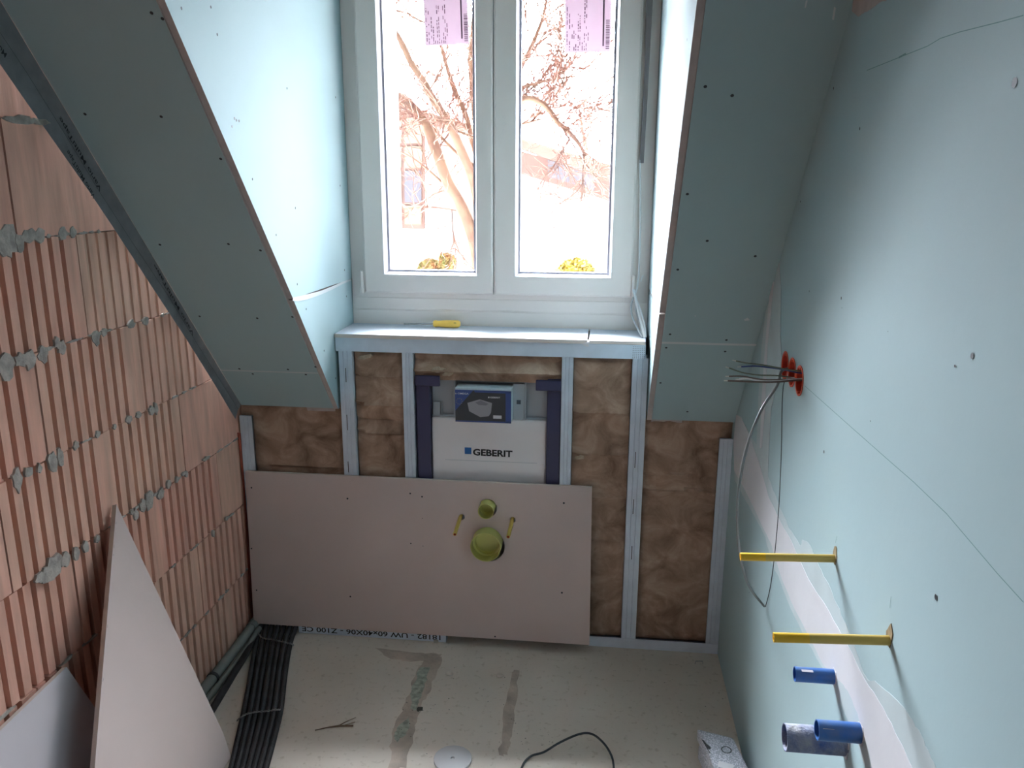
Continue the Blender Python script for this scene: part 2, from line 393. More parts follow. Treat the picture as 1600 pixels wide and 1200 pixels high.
fpoly([(622,1135),(640,1120),(638,1140),(632,1150),(620,1160),(615,1150)], .0017, 2, .004, 18)
fpoly([(800,1050),(812,1045),(806,1100),(800,1150),(793,1180),(780,1180),(786,1130),(792,1090)], .0010, 1, .006, 9)
fpoly([(585,1012),(650,1020),(690,1022),(680,1032),(640,1034),(612,1030)], .0011, 1, .005, 11)
rnd = random.Random(4)
for k in range(90):
    a, b = rnd.choice([(650,1105),(835,1150),(640,1140),(820,1125),(690,1060),(700,1100),(760,1080),(820,1170),(1090,1100)])
    c = onZ(a+rnd.gauss(0, 22), b+rnd.gauss(0, 14), .0018); r = rnd.uniform(.0006, .0022)
    m.face(blob(c, (1,0,0), (0,1,0), r*1.5, r, 7, .5, k), rnd.choice([3, 3, 4]))
floor = m.build('floor', ['floor', 'stain', 'stain_g', 'debris', 'chip', 'membrane'], kind=ST)

# brick wall ---------------------------------------------------
m = MB()
COURSE = .2495; Z0 = .232-.2495
joint = {-1: 1.66, 0: 1.66, 1: 1.855, 2: 1.655, 3: 1.83, 4: 1.62, 5: 1.82, 6: 1.62, 7: 1.83, 8: 1.63, 9: 1.83}
smoothfrom = {0: 3, 1: 2.44, 2: 2.40, 3: 2.205, 4: 2.375, 5: 2.195, 6: 1.6, 7: 1.2}
rnd = random.Random(12)
for k in range(0, 10):
    z0 = Z0 + COURSE*k; z1 = z0+COURSE-.003; z0 = max(z0, 0); z1 = min(z1, ZC+.05)
    j0 = joint[k]; a = j0-.375*math.ceil((j0-YB)/.375)
    while a < 2.62:
        b = a+.375; y0, y1 = a+.0015, min(b-.0015, 2.66)
        if y0 < y1 and y1 > YB:
            off = rnd.uniform(-.003, .0015); X = XL+off; m.t = rnd.uniform(.05, .95)
            sm = a+.01 >= smoothfrom.get(k, 9)
            # profile along Y
            prof = [(y0, XL-.03), (y0, X)]
            if not sm:
                p = .0405; g0 = a + .028; dep = .017
                faint = a+.01 >= smoothfrom.get(k, 9)-.375 and k in (4, 5)
                if faint: dep = .005
                while g0+.014 < y1-.012:
                    prof += [(g0, X), (g0+.0015, X-dep), (g0+.0145, X-dep), (g0+.016, X)]; g0 += p
            else:
                pass
            prof += [(y1, X), (y1, XL-.03)]
            for (ya, xa), (yb, xb) in zip(prof[:-1], prof[1:]):
                inner = (xa < X-.002 or xb < X-.002) and ya > y0 and yb < y1
                m.face([(xa, ya, z0), (xb, yb, z0), (xb, yb, z1), (xa, ya, z1)], 0)
            # top & bottom caps, quads per rib
            for zz in (z0, z1):
                for (ya, xa), (yb, xb) in zip(prof[1:-2], prof[2:-1]):
                    m.face([(xa, ya, zz), (xb, yb, zz), (XL-.03, yb, zz), (XL-.03, ya, zz)], 0)
        a = b
m.t = .5
m.box(XL-.3, XL-.0195, YB-.1, 2.9, -.1, ZC+.1, 1)
# mortar smears
sm = [(12,372,.05,.03),(45,366,.03,.018),(62,365,.022,.016),(98,362,.02,.016),(115,361,.014,.014),(10,388,.025,.03),(32,384,.02,.02),
      (12,580,.03,.03),(33,568,.022,.018),(48,572,.022,.024),(68,560,.022,.02),(97,549,.018,.02),(88,530,.012,.016),(150,532,.024,.02),(163,520,.016,.012),(205,507,.02,.014),(228,502,.02,.012),
      (27,757,.018,.028),(45,742,.016,.014),(62,738,.010,.012),(82,730,.020,.028),(94,718,.014,.024),(118,695,.014,.012),(152,676,.012,.010),(178,666,.010,.008),(200,654,.018,.012),(215,648,.016,.010),(236,642,.018,.014),(243,640,.012,.02),
      (232,785,.03,.03),(222,792,.02,.02),(250,772,.022,.016),(212,812,.014,.02),(262,752,.014,.014),(275,748,.012,.010),(290,742,.010,.01),(205,800,.010,.008),
      (84,885,.036,.03),(75,902,.03,.024),(100,877,.02,.02),(118,870,.014,.024),(132,858,.014,.018),(150,845,.012,.012),(60,905,.02,.012),
      (30,190,.06,.01),(60,192,.04,.008),(332,836,.010,.014),(352,806,.014,.008),(285,735,.02,.006),(320,712,.03,.007)]
for i, (a, b, ru, rv) in enumerate(sm):
    c = onX(a, b, XL+.002); kz = round((c.z-.232)/COURSE)*COURSE+.232
    c.z = c.z*.5+kz*.5
    c.x += .00013*i
    m.prism(blob(c, (0,1,0), (0,0,1), ru*.95, rv*1.15, 12, .42, i+40), (-.006, 0, 0), 1)
for k in range(1, 9):      # thin crumbly joints
    y = 1.0
    while y < 2.55:
        L_ = rnd.uniform(.02, .09)
        if rnd.random() < .45: m.prism(blob((XL+.0012+.00004*(int(y*37)%17), y+L_/2, .232+COURSE*(k-1)), (0,1,0), (0,0,1), L_/2, rnd.uniform(.003, .007), 14, .6, k*100+int(y*50)), (-.006, 0, 0), 1)
        y += L_
brick = m.build('wall_left', ['brick', 'mortar'], kind=ST)

# right wall with three real round holes -----------------------
JB = [(1.947, 1.178), (1.872, 1.178), (1.798, 1.176)]
m = MB()
MXR = frame((XR+.0125, 0, 0), (0, 1, 0), (0, 0, 1))     # local x->Y, y->Z, z->+X
MXR = Matrix(((0, 0, 1, XR), (1, 0, 0, 0), (0, 1, 0, 0), (0, 0, 0, 1)))
plate([(.35, -.1), (2.75, -.1), (2.75, ZC+.1), (.35, ZC+.1)], [(y, z, .0325) for y, z in JB], .0125, MXR, m, 0)
m.box(XR+.07, XR+.2, YB-.1, 2.95, -.1, ZC+.1, 0); m.box(XR+.03, XR+.07, YB-.1, .35, -.1, ZC+.1, 3)
def rw(px, lift=0): return [onX(a, b, XR-lift) for a, b in px]
for a, b, r in [(1315,466,.003),(1388,518,.001),(1520,556,.0042),(1493,572,.002),(1288,706,.0035),(1361,658,.0015),(1463,933,.004),(1586,129,.006),(1344,201,.003),(1303,138,.003),(1316,481,.0012),(1171,800,.001),(1156,1108,.001),(1171,926,.002),(1163,1032,.0015),(1251,315,.0025),(1265,455,.002)]:
    m.disc(onX(a, b, XR), (-1,0,0), r, 1, 10)
def line_on(m, px, w, mi, fn, nrm):
    P = [fn(a, b) for a, b in px]
    for p, q in zip(P[:-1], P[1:]):
        s_ = (q-p).cross(nrm).normalized()*w/2; n = nrm*.0006
        m.face([p-s_+n, q-s_+n, q+s_+n, p+s_+n], mi)
fR = lambda a, b: onX(a, b, XR)
line_on(m, [(1258,603),(1330,667),(1390,720),(1428,753),(1480,803),(1560,897),(1600,941)], .0012, 2, fR, Vector((-1,0,0)))
line_on(m, [(1355,110),(1410,88),(1450,72),(1470,60),(1500,50),(1560,35),(1600,24)], .0012, 2, fR, Vector((-1,0,0)))
line_on(m, [(1405,90),(1416,84)], .003, 2, fR, Vector((-1,0,0)))
line_on(m, [(1308,838),(1306,848)], .0015, 2, fR, Vector((-1,0,0)))
line_on(m, [(1393,932),(1391,950)], .0015, 2, fR, Vector((-1,0,0)))
wr = m.build('wall_right', ['green', 'hole', 'pencil', 'raw'], kind=ST)
# joint compound on the right wall
m = MB()
T = ragged(rw([(1153,660),(1162,662),(1185,700),(1200,745),(1215,783),(1232,825),(1250,853),(1254,843),(1260,846),(1269,860),(1277,878),(1290,905),(1308,945),(1322,975),(1345,1040),(1355,1061),(1370,1067),(1397,1090),(1417,1112),(1435,1140),(1450,1172),(1462,1200),(1500,1290),(1420,1290),(1352,1200),(1340,1160),(1318,1110),(1290,1050),(1262,1005),(1235,950),(1216,900),(1205,880),(1196,840),(1170,790),(1148,750),(1146,700)], .0005), .003, 3)
m.prism(T, (.001, 0, 0), 0)
m.build('thin_compound', 'plaster_thin', wr)
m = MB()
T = ragged(rw([(1150,648),(1158,652),(1170,678),(1185,720),(1200,775),(1220,817),(1237,847),(1262,903),(1295,955),(1325,1010),(1350,1060),(1380,1107),(1405,1157),(1425,1200),(1465,1290),(1395,1290),(1362,1200),(1355,1165),(1345,1137),(1340,1115),(1327,1085),(1318,1070),(1287,1040),(1260,987),(1237,942),(1220,900),(1205,850),(1190,820),(1165,768),(1147,735),(1146,690)], .0012), .0015, 9)
m.prism(T, (.002, 0, 0), 0)
m.build('joint_compound', 'plaster', wr)
m = MB()
T = ragged(rw([(1217,408),(1220,450),(1219,525),(1221,560),(1213,605),(1205,637),(1201,700),(1199,755),(1186,715),(1182,700),(1185,620),(1190,540),(1196,488),(1208,448)], .0012), .0015, 19)
m.prism(T, (.001, 0, 0), 0)
m.build('joint_compound', 'plaster_thin', wr)
m = MB()
m.prism(ragged(rw([(1335,-20),(1333,0),(1331,17),(1341,26),(1350,19),(1360,15),(1372,5),(1385,0),(1400,-20)], .0012), .001, 29), (.001, 0, 0), 0)
m.build('joint_compound', 'core', wr)
m = MB()
T = rw([(1204,440),(1209,440),(1199,540),(1195,640),(1190,700),(1187,700),(1190,620),(1196,530)], .002)
m.prism(T, (.001, 0, 0), 0)
m.build('compound_ridge', 'plaster', wr)

# sloped ceilings ------------------------------------------------
def slope(name, x0, x1, dots, joint_z, yj, seed):
    m = MB(); th = SN*.0125
    p = lambda x, Y: Vector((x, Y, .85+(YS-Y)*math.tan(SL)))
    yb = YS+.002
    m.prism([p(x0, YT), p(x1, YT), p(x1, yb), p(x0, yb)], SN*.0125, 0, 1)
    m.prism([p(x0, YT)+SN*.0125, p(x1, YT)+SN*.0125, p(x1, yb+.1)+SN*.0125, p(x0, yb+.1)+SN*.0125], SN*.15, 1)
    if yj:
        a = .0016 if seed == 1 else .003
        m.face([p(x0, yj-a)-SN*.0006, p(x1, yj-a)-SN*.0006, p(x1, yj+a)-SN*.0006, p(x0, yj+a)-SN*.0006], 3)
    for (a, b) in dots:
        m.disc(onS(a, b), -SN, .0038, 2, 10)
    return m
dl = [(254,29),(133,178),(252,182),(345,248),(250,382),(357,381),(312,494),(402,497),(374,576),(450,577),(478,585),(493,573),(395,584),(407,391),(457,495),(237,20)]
m = slope('c', -1.235, CL-.016, dl, 0, 2.4495, 1)
m.build('ceiling', ['green', 'core', 'hole', 'joint'], kind=ST)
dr = [(1144,149),(1102,135),(1105,376),(1059,421),(1047,522),(1135,531),(1133,549),(1041,543),(1074,643),(1074,303),(1180,400),(1032,598)]
m = slope('c', CRX+.016, XR, dr, 0, 2.321, 2)
def spoly(px, mi): m.face([onS(a, b)-SN*.0008 for a, b in px], mi)
spoly([(1259,0),(1262,0),(1259,12),(1257,12)], 3); spoly([(1303,10),(1306,12),(1303,31),(1300,30)], 3)
spoly([(1162,499),(1168,496),(1172,500),(1164,501)], 3); spoly([(1085,493),(1087,492),(1087,495)], 3)
m.build('ceiling', ['green', 'core', 'hole', 'joint'], kind=ST)
m = MB(); m.box(CL-.1, CRX+.1, 1.262, 3.0, ZC, ZC+.15)
m.build('ceiling', 'raw2', kind=ST)
m = MB(); m.box(XL-.3, XR+.2, YB-.1, 1.26, ZC, ZC+.15)
m.build('ceiling', 'raw2', kind=ST)
m = MB()
m.box(XL-.3, BW[0], YB-.15, YB, -.1, ZC+.1); m.box(BW[1], XR+.2, YB-.15, YB, -.1, ZC+.1)
m.box(BW[0], BW[1], YB-.15, YB, -.1, BW[2]); m.box(BW[0], BW[1], YB-.15, YB, BW[3], ZC+.1)
m.build('wall_back', 'raw', kind=ST)

# dormer cheeks --------------------------------------------------
def cheek(name, X, sgn, dots, jn):
    m = MB(); sl = lambda Y: .85+(YS-Y)*math.tan(SL)
    YW = 2.86
    def panel(poly): m.prism([(X, y, z) for y, z in poly], (sgn*.0155, 0, 0), 0, 1)
    y1, z1, y2, z2 = jn     # joint line from slope edge to the window
    panel([(YT, ZC), (y1, z1+.0025), (y2, z2+.0025), (YW, z2+.0025), (YW, ZC)])
    panel([(y1+.003, z1-.0025), (YS+.004, .845), (YW, .845), (YW, z2-.0025), (y2, z2-.0025)])
    m.prism([(X+sgn*.0155, YT-.05, ZC+.1), (X+sgn*.0155, YS+.02, .83), (X+sgn*.0155, 2.95, .83), (X+sgn*.0155, 2.95, ZC+.1)], (sgn*.1, 0, 0), 1)
    for (a, b) in dots: m.disc(onX(a, b, X), (-sgn, 0, 0), .0035, 2, 10)
    return m
m = cheek('l', CL, -1, [(283,13),(329,11),(339,54),(369,188),(373,189),(362,198),(394,280),(448,138),(524,152),(531,290),(461,325),(431,367),(464,444),(538,422),(541,463),(478,483),(506,548),(524,591),(366,185)], (2.234, 1.271, 2.79, 1.267))
# white torn paper line along the joint
P = [onX(a, b, CL+.0012) for a, b in [(458,465),(470,462),(500,455),(520,447),(535,440),(549,436),(549,438),(535,444),(520,452),(500,461),(480,468),(466,471),(457,470)]]
m.face(P, 3)
m.build('wall_dormer_left', ['green', 'core', 'hole', 'joint'], kind=ST)
m = cheek('r', CRX, 1, [(1074,62),(1069,156)], (2.254, 1.25, 2.79, 1.25))
m.build('wall_dormer_right', ['green', 'core', 'hole', 'joint'], kind=ST)
# outer wall around/below the window
m = MB()
m.box(XL-.3, XR+.2, 2.72, 2.95, -.2, 1.0); m.box(CL-.1, CRX+.1, 2.83, 2.95, .9, 1.11)
m.box(CL-.1, CRX+.1, 2.83, 2.95, 2.36, ZC+.1)
m.box(XL-.3, CL-.1, 2.6, 2.95, .9, 1.0); m.box(CRX+.1, XR+.2, 2.6, 2.95, .9, 1.0)
m.box(CL-.12, -.80, 2.95, 3.20, .8, ZC+.1); m.box(.09, CRX+.12, 2.95, 3.20, .8, ZC+.1); m.box(CL-.2, CRX+.2, 2.95, 3.25, 2.40, ZC+.1)  # unseen outer reveal and overhang, added to block side light on the cheeks
m.build('wall_front', 'core', kind=ST)

# window ----------------------------------------------------------
YF, YSA = 2.79, 2.77
win = bpy.data.objects.new('window_1', None); COL.objects.link(win); win['kind'] = ST; win['_o'] = (0, 0, 0)
win.location = (-.36, YF, 1.1); win['_o'] = (-.36, YF, 1.1)
WT = 2.34
m = MB()   # fixed frame: jambs to the cheeks, head and the tall bottom extension
m.box(CL+.001, -.79, YF, YF+.09, 1.102, WT+.08); m.box(.085, CRX-.001, YF, YF+.09, 1.102, WT+.08)
m.box(-.79, .085, YF, YF+.09, 1.102, 1.27); m.box(-.79, .085, YF, YF+.09, WT-.02, WT+.08)
m.box(CL+.002, CRX-.002, YF-.004, YF, 1.165, 1.205); m.box(CL+.002, CRX-.002, YF-.002, YF, 1.102, 1.16)
m.build('window_frame', 'pvc', win, bevel=.0015)
def sash(x0, x1, gx0, gx1):
    """one casement: profiled ring with a rebate down to the glass"""
    m = MB(); z0, z1 = 1.2235, WT; gz0, gz1 = 1.2875, WT-.065
    def ring(a, ya, b, yb, mi=0):
        A = [(a[0], ya, a[2]), (a[1], ya, a[2]), (a[1], ya, a[3]), (a[0], ya, a[3])]
        B = [(b[0], yb, b[2]), (b[1], yb, b[2]), (b[1], yb, b[3]), (b[0], yb, b[3])]
        for i in range(4):
            j = (i+1) % 4; m.face([A[i], A[j], B[j], B[i]], mi)
    g = lambda d: (gx0+d, gx1-d, gz0+d, gz1-d)
    o = (x0, x1, z0, z1); oi = (x0+.006, x1-.006, z0+.006, z1-.006)
    ring(o, YSA+.07, o, YSA+.004); ring(o, YSA+.004, oi, YSA); ring(oi, YSA, g(0), YSA)
    s_ = m.build('sash', 'pvc', win, weld=True)
    m = MB()
    def ring2(a, ya, b, yb, mi=0):
        A = [(a[0], ya, a[2]), (a[1], ya, a[2]), (a[1], ya, a[3]), (a[0], ya, a[3])]
        B = [(b[0], yb, b[2]), (b[1], yb, b[2]), (b[1], yb, b[3]), (b[0], yb, b[3])]
        for i in range(4):
            j = (i+1) % 4; m.face([A[i], A[j], B[j], B[i]], mi)
    ring2(g(0), YSA, g(.002), YSA+.001); ring2(g(.002), YSA+.001, g(.009), YSA+.030); ring2(g(.009), YSA+.030, g(.016), YSA+.032, 1)
    ring2(g(.016), YSA+.032, g(.016), YSA+.05, 1); ring2(g(.0), YSA+.0, g(0), YSA+.07)
    m.build('glazing_bead', ['bead', 'gasket'], s_, weld=True)
    m = MB(); m.box(gx0+.015, gx1-.015, YSA+.035, YSA+.039, gz0+.015, gz1-.015)
    m.build('pane', 'glass', s_)
    return s_
s1 = sash(-.834, -.3745, -.763, -.430)
s2 = sash(-.3715, .104, -.2995, .0335)
m = MB(); m.box(-.3745, -.3715, YSA+.012, YSA+.06, 1.23, WT)
m.build('seal', 'gasket', win)
m = MB()
for z in (1.814, 1.792, 1.770): m.lathe((-.336, YSA-.001, z), (0, 1, 0), [(.0055, 0), (.0055, .001), (.0035, .0012), (.0035, .004), (0, .004)], 14)
m.build('handle_hole', 'gasket', s2)
for x in (-.842, .109):
    m = MB(); m.tube([(x, YSA-.004, 1.225), (x, YSA-.004, 1.30)], .006, 10); m.tube([(x, YSA-.005, 1.222), (x, YSA-.005, 1.24)], .0075, 10)
    m.build('hinge', 'pvc', win, smooth=True)

# ============================================================ THINGS
def board(name, label, P, d, mats, dots=(), cat='board', group=None, mi_side=1):
    m = MB(); m.prism(P, d, 0, mi_side)
    for c, n, r in dots: m.disc(c, n, r, 2, 10)
    return tag(m.build(name, mats, bevel=0), label, cat, group)
M['sill'] = mat('pale_board_paper', (.60, .65, .72), .7, noise_s=2, var=.03, spec=.3)
# sill boards
m = MB(); z0, z1 = 1.0975, 1.110
a, b, c, d = Vector((CL+.003, YS-.008, z0)), Vector((-.0405, YS-.008, z0)), Vector((-.0385, YF-.012, z0)), Vector((CL+.003, YF-.004, z0))
m.prism([a, b, c, d], (0, 0, .0125), 1, 1, 0)
tag(m.build('sill_board', ['sill', 'grey_edge']), 'long strip of pale plasterboard lying as sill under the window', 'board')
m = MB(); a, b, c, d = Vector((-.0335, YS-.002, z0)), Vector((CRX-.016, YS-.002, z0)), Vector((CRX-.004, YF-.006, z0)), Vector((-.0335, YF-.006, z0))
m.prism([a, b, c, d], (0, 0, .0105), 1, 1, 0)
for px in [(962,518),(945,533),(962,534)]: m.disc(onZ(*px, z0+.0105), (0,0,1), .0022, 2)
# torn paper at the split
m.face([onY(908, 537, YS-.0085), onY(921, 534, YS-.0085), onY(920, 542, YS-.0085), onY(914, 541, YS-.0085)], 3)
tag(m.build('sill_board', ['sill', 'grey_edge', 'hole', 'white']), 'short piece of pale plasterboard at the right end of the sill', 'board')

# metal studs -----------------------------------------------------
def stud(x0, x1, z0, z1, label, dep=.06, slots=(), ribs=True, open_side=1, group='upright metal studs in the stud wall'):
    m = MB(); t = .0012; y = YS
    # face flange with two shallow grooves, web and lip
    w = x1-x0; prof = [(0, 0), (w*.30, 0), (w*.34, .0015), (w*.38, 0), (w*.62, 0), (w*.66, .0015), (w*.70, 0), (w, 0)] if ribs else [(0, 0), (w, 0)]
    for (a, ya), (b, yb) in zip(prof[:-1], prof[1:]): m.face([(x0+a, y+ya, z0), (x0+b, y+yb, z0), (x0+b, y+yb, z1), (x0+a, y+ya, z1)], 0)
    if dep < .02: m.box(x0, x1, y+.002, y+dep, z0, z1)
    xs = (x0, x0+t) if open_side > 0 else (x1-t, x1)
    m.box(xs[0], xs[1], y+.0002, y+dep, z0, z1)
    m.box(x0, x1, y+.0018, y+.003, z0, z1)
    m.box(x1-t if open_side > 0 else x0, x1 if open_side > 0 else x0+t, y+.0002, y+min(.02, dep), z0, z1)
    m.box(x0, x1, y+dep-t, y+dep, z0, z1)
    for (sx, za, zb) in slots: m.face([(sx-.0012, y-.0008, za), (sx+.0012, y-.0008, za), (sx+.0012, y-.0008, zb), (sx-.0012, y-.0008, zb)], 1)
    return tag(m.build('metal_stud', ['steel', 'hole']), label, 'stud', group)
def slot(px, y0, y1):
    a = onY(px, y0, YS); b = onY(px, y1, YS); return (a.x, b.z, a.z)
stud(-.876, -.830, .04, 1.053, 'leftmost upright metal stud of the window bay with short slots', slots=[slot(542, 648, 672), slot(544, 721, 738), slot(540, 575, 597)], group=None)
stud(-.657, -.6205, .04, 1.053, 'narrow metal stud left of the blue toilet frame', group=None)
stud(-.1205, -.0835, .04, 1.053, 'narrow metal stud right of the blue toilet frame', open_side=-1, group=None)
stud(.109, .159, .036, 1.053, 'wide metal stud with three long slots right of the board', slots=[slot(993, 706, 731), slot(990, 780, 803), slot(987.5, 853, 874)], group=None)
stud(.4025, .4455, .036, .790, 'metal edge profile standing against the green right wall', dep=.0105, ribs=True, open_side=-1, group=None)
stud(-1.245, -1.2, .036, .809, 'short metal profile in the corner beside the brick wall', dep=.0105, group=None)
def track(x0, x1, z0, z1, label, up, ink=None, mesh_end=None):
    m = MB(); t = .0012
    m.box(x0, x1, YS-.0026, YS-.0012, z0, z1); m.box(x0, x1, YS-.0012, YS+.07, z0 if up else z1-t, z0+t if up else z1)
    if mesh_end:
        for i in range(7):
            for j in range(7): m.face([(x1-.005-i*.006, YS-.0032, z0+.004+j*.006), (x1-.003-i*.006, YS-.0032, z0+.004+j*.006), (x1-.003-i*.006, YS-.0032, z0+.006+j*.006), (x1-.005-i*.006, YS-.0032, z0+.006+j*.006)], 1)
    o = m.build('metal_track', ['steel', 'hole']); return tag(o, label, 'track')
track(-.884, .149, 1.050, 1.0965, 'horizontal metal track directly under the window sill boards', False, mesh_end=True)
# floor track: piece on the right, lettered piece under the board
tr = track(-.005, .4455, 0, .0385, 'metal floor track in the right corner under the insulation', True)
m = MB(); m.box(-1.062, -.515, 2.5355, 2.5367, .0, .038); m.box(-1.062, -.515, 2.5367, 2.5735, .0, .0012)
ft = tag(m.build('metal_track', 'steel'), 'lettered metal floor track under the grey gypsum board', 'track')
m = MB()
# text stands on its head
text_into(m, '18182 - UW 60x40X06 - Z100 CE', frame((-.535, 2.5352, .027), (-1, 0, 0), (0, 0, -1)), width=.515, height=.020, bold=.012)
m.build('lettering', 'steel_ink', ft)

# mineral wool ------------------------------------------------------
def wool_batt(x0, x1, z0, z1, label, seed, y=YS+.012, folds=()):
    m = MB(); nx = max(6, int((x1-x0)/.011)); nz = max(6, int((z1-z0)/.011)); vs = []; th = .05
    for j in range(nz+1):
        for i in range(nx+1):
            x = x0+(x1-x0)*i/nx; z = z0+(z1-z0)*j/nz
            d = noise.fractal(Vector((x*8, seed*3.1, z*8)), 1, 2, 5)*.008 + noise.noise(Vector((x*36, seed, z*36)))*.003
            e = min(i, nx-i, j, nz-j); edge = .010 if e == 0 else (.004 if e == 1 else 0)
            for fz, dep in folds:
                s_ = (z-fz-.006*noise.noise(Vector((x*14, seed, 0))))
                if 0 <= s_ < .022: d += dep*(1-s_/.022)
                elif -.008 < s_ < 0: d -= .006
            vs.append((x, y-d*.8+edge+.004, z))
    fs = []
    for j in range(nz):
        for i in range(nx): a = j*(nx+1)+i; fs.append((a, a+1, a+nx+2, a+nx+1))
    m.idx(fs, vs); m.box(x0+.001, x1-.001, y+.022, y+.022+th, z0+.001, z1-.001)
    return tag(m.build('insulation_batt', 'wool', smooth=True), label, 'insulation')
wool_batt(-1.248, -.878, .03, .862, 'brown mineral wool panel between brick wall and leftmost stud, below the slope', 1, folds=[(.62, .012)])
wool_batt(-.829, -.658, .05, 1.05, 'narrow brown mineral wool strip left of the blue toilet frame', 2, folds=[(.86, .014), (.80, -.02), (.76, .016), (.96, .01)])
wool_batt(-.618, -.123, .955, 1.05, 'crumpled brown mineral wool strip above the blue toilet frame', 3, y=YS+.006, folds=[(.985, .028), (1.02, -.02)])
wool_batt(-.082, .1075, .03, 1.05, 'brown mineral wool panel between toilet frame and wide slotted stud', 4, folds=[(.715, .016), (.56, .012), (.86, .01), (.40, .01)])
wool_batt(.161, .4445, .030, .866, 'brown mineral wool panel at the right corner below the slope', 5, folds=[(.60, .016), (.655, .01)])
# torn white-ish flakes of wool
for i, (a, b, w, h, y) in enumerate([(905,715,.022,.008,YS+.003),(572,557,.03,.010,YS+.002),(683,578,.03,.012,YS-.004),(700,584,.022,.010,YS-.006)]):
    c = onY(a, b, y)
    m = MB(); m.prism(blob(c, (1,0,.15), (0,0,1), w, h, 14, .5, 70+i), (0, .008, 0)); 
    M.setdefault('wool_lt', mat('torn_wool', (.50, .40, .29), .9, noise_s=60, var=.25, bump=.5, bscale=120))
    tag(m.build('torn_wool', 'wool_lt'), ['torn pale wool flake right of the toilet frame', 'torn pale wool flake at the top left bay', 'curled wool lump above the toilet frame, left end', 'smaller curled wool lump beside the carton on the toilet frame'][i], 'insulation')

# toilet installation frame ------------------------------------------
gf = thing('toilet_frame', 'blue steel toilet installation frame holding a grey white concealed cistern', 'toilet frame', (-.368, 2.6, 0))
for s_, x0, x1 in ((-1, -.6135, -.567), (1, -.168, -.1225)):
    m = MB(); m.box(x0, x1, 2.585, 2.625, 0, .972)
    o = m.build('post', 'blue_steel', gf, bevel=.003)
    m = MB(); m.lathe(((x0+x1)/2 - s_*.002, 2.5845, .955), (0, -1, 0), [(.012, 0), (.012, .003), (.005, .005), (.005, .001), (0, .001)], 16)
    m.build('bolt', 'label_blue', o)
    m = MB()
    if s_ < 0: m.box(x0-.001, x1+.038, 2.572, 2.584, .938, .974)
    else: m.box(x0-.038, x1+.001, 2.572, 2.584, .934, .970)
    m.build('bracket', 'blue_steel', gf, bevel=.003)
m = MB(); m.box(-.566, -.169, 2.602, 2.70, .40, .822)
cis = m.build('cistern', 'cistern', gf, bevel=.006)
m = MB(); m.box(-.52, -.20, 2.6016, 2.6025, .6695, .6705); m.build('seam', 'cistern2', cis)
# upper housing with recessed service opening
m = MB()
m.box(-.566, -.485, 2.625, 2.70, .823, .952); m.box(-.25, -.169, 2.625, 2.70, .823, .952)
m.box(-.489, -.482, 2.604, 2.70, .823, .955); m.box(-.482, -.247, 2.64, 2.70, .823, .955)
m.box(-.247, -.240, 2.606, 2.70, .823, .955)
m.box(-.566, -.169, 2.612, 2.70, .8225, .828)
m.build('service_housing', 'cistern2', cis, bevel=.002)
m = MB(); m.box(-.562, -.537, 2.613, 2.625, .826, .872); m.box(-.534, -.531, 2.615, 2.625, .826, .872)
m.build('bracket_plate', 'cistern2', cis, bevel=.001)
m = MB(); m.box(-.2835, -.2475, 2.603, 2.606, .823, .948); m.build('cover_strip', 'cistern2', cis)
M['sq'] = mat('dark_square', (.06, .08, .11), .5)
m = MB(); m.box(-.272, -.258, 2.601, 2.6035, .878, .892); m.build('square_mark', 'sq', cis)
# logo
m = MB(); y = 2.6008
a = onY(726, 699, y); b = onY(736.5, 709.5, y); m.box(a.x, b.x, y-.0006, y, b.z, a.z); 
m.build('logo_square', 'logo_blue', cis)
m = MB(); text_into(m, 'GEBERIT', frame((onY(739, 712, y).x, y, onY(739, 711.5, y).z), (1, 0, -.012), (0, 0, 1)), width=.137, height=.0245, bold=.035)
m.build('lettering', 'steel_ink', cis)
# carton sitting in the service opening
cx0, cx1, cz0, cz1, cy = -.4735, -.285, .8235, .938, 2.5545
ct = thing('carton', 'white foam block box with dark blue printed label in the cistern opening', 'box', (-.379, 2.60, .824))
m = MB(); m.box(cx0, cx1, cy, 2.638, cz0+.0005, cz1+.003); m.build('foam_body', 'styro', ct, bevel=.002)
m = MB(); yy = cy-.0006
def U(u, v, k=0): return Vector((cx0+(cx1-cx0)*u, yy-k*.0003, cz0+(cz1-cz0)*v))
m.face([U(0, 0), U(1, 0), U(1, .97), U(0, .97)], 0)                      # dark base
m.face([U(0,.33,1),U(.33,.97,1),U(0,.97,1)], 1)                          # blue corner
m.face([U(.36,.90,1),U(1,.90,1),U(1,.97,1),U(.33,.97,1)], 1); m.face([U(.9,0,1),U(1,0,1),U(1,.97,1),U(.9,.9,1)], 1)
m.face([U(0,0,1),U(1,0,1),U(1,.05,1),U(0,.04,1)], 1)
m.face([U(.22,.58,2),U(.44,.70,2),U(.66,.60,2),U(.64,.30,2),U(.60,.20,2),U(.45,.16,2),U(.25,.33,2)], 2)
m.face([U(.36,.60,3),U(.46,.67,3),U(.60,.57,3),U(.55,.52,3),U(.42,.53,3)], 3)
m.face([U(.68,.13,2),U(.83,.13,2),U(.83,.23,2),U(.68,.23,2)], 4)
for k in range(9): 
    a = 2*math.pi*k/9; m.disc(U(.075+.05*math.cos(a), .62+.09*math.sin(a), 2), (0,-1,0), .002, 3, 6, lift=0)
m.build('printed_label', ['label_dark', 'label_blue', 'label_grey', 'label_grey2', 'white'], ct)
m = MB()
text_into(m, 'GEBERIT', frame(U(.625, .745, 3), (1, 0, 0), (0, 0, 1)), width=.034, height=.0055, bold=.02)
m.build('lettering', 'white', ct)
m = MB(); m.face([U(.59,.745,3),U(.613,.745,3),U(.613,.79,3),U(.59,.79,3)], 0); m.build('logo_square', 'white', ct)
m = MB()
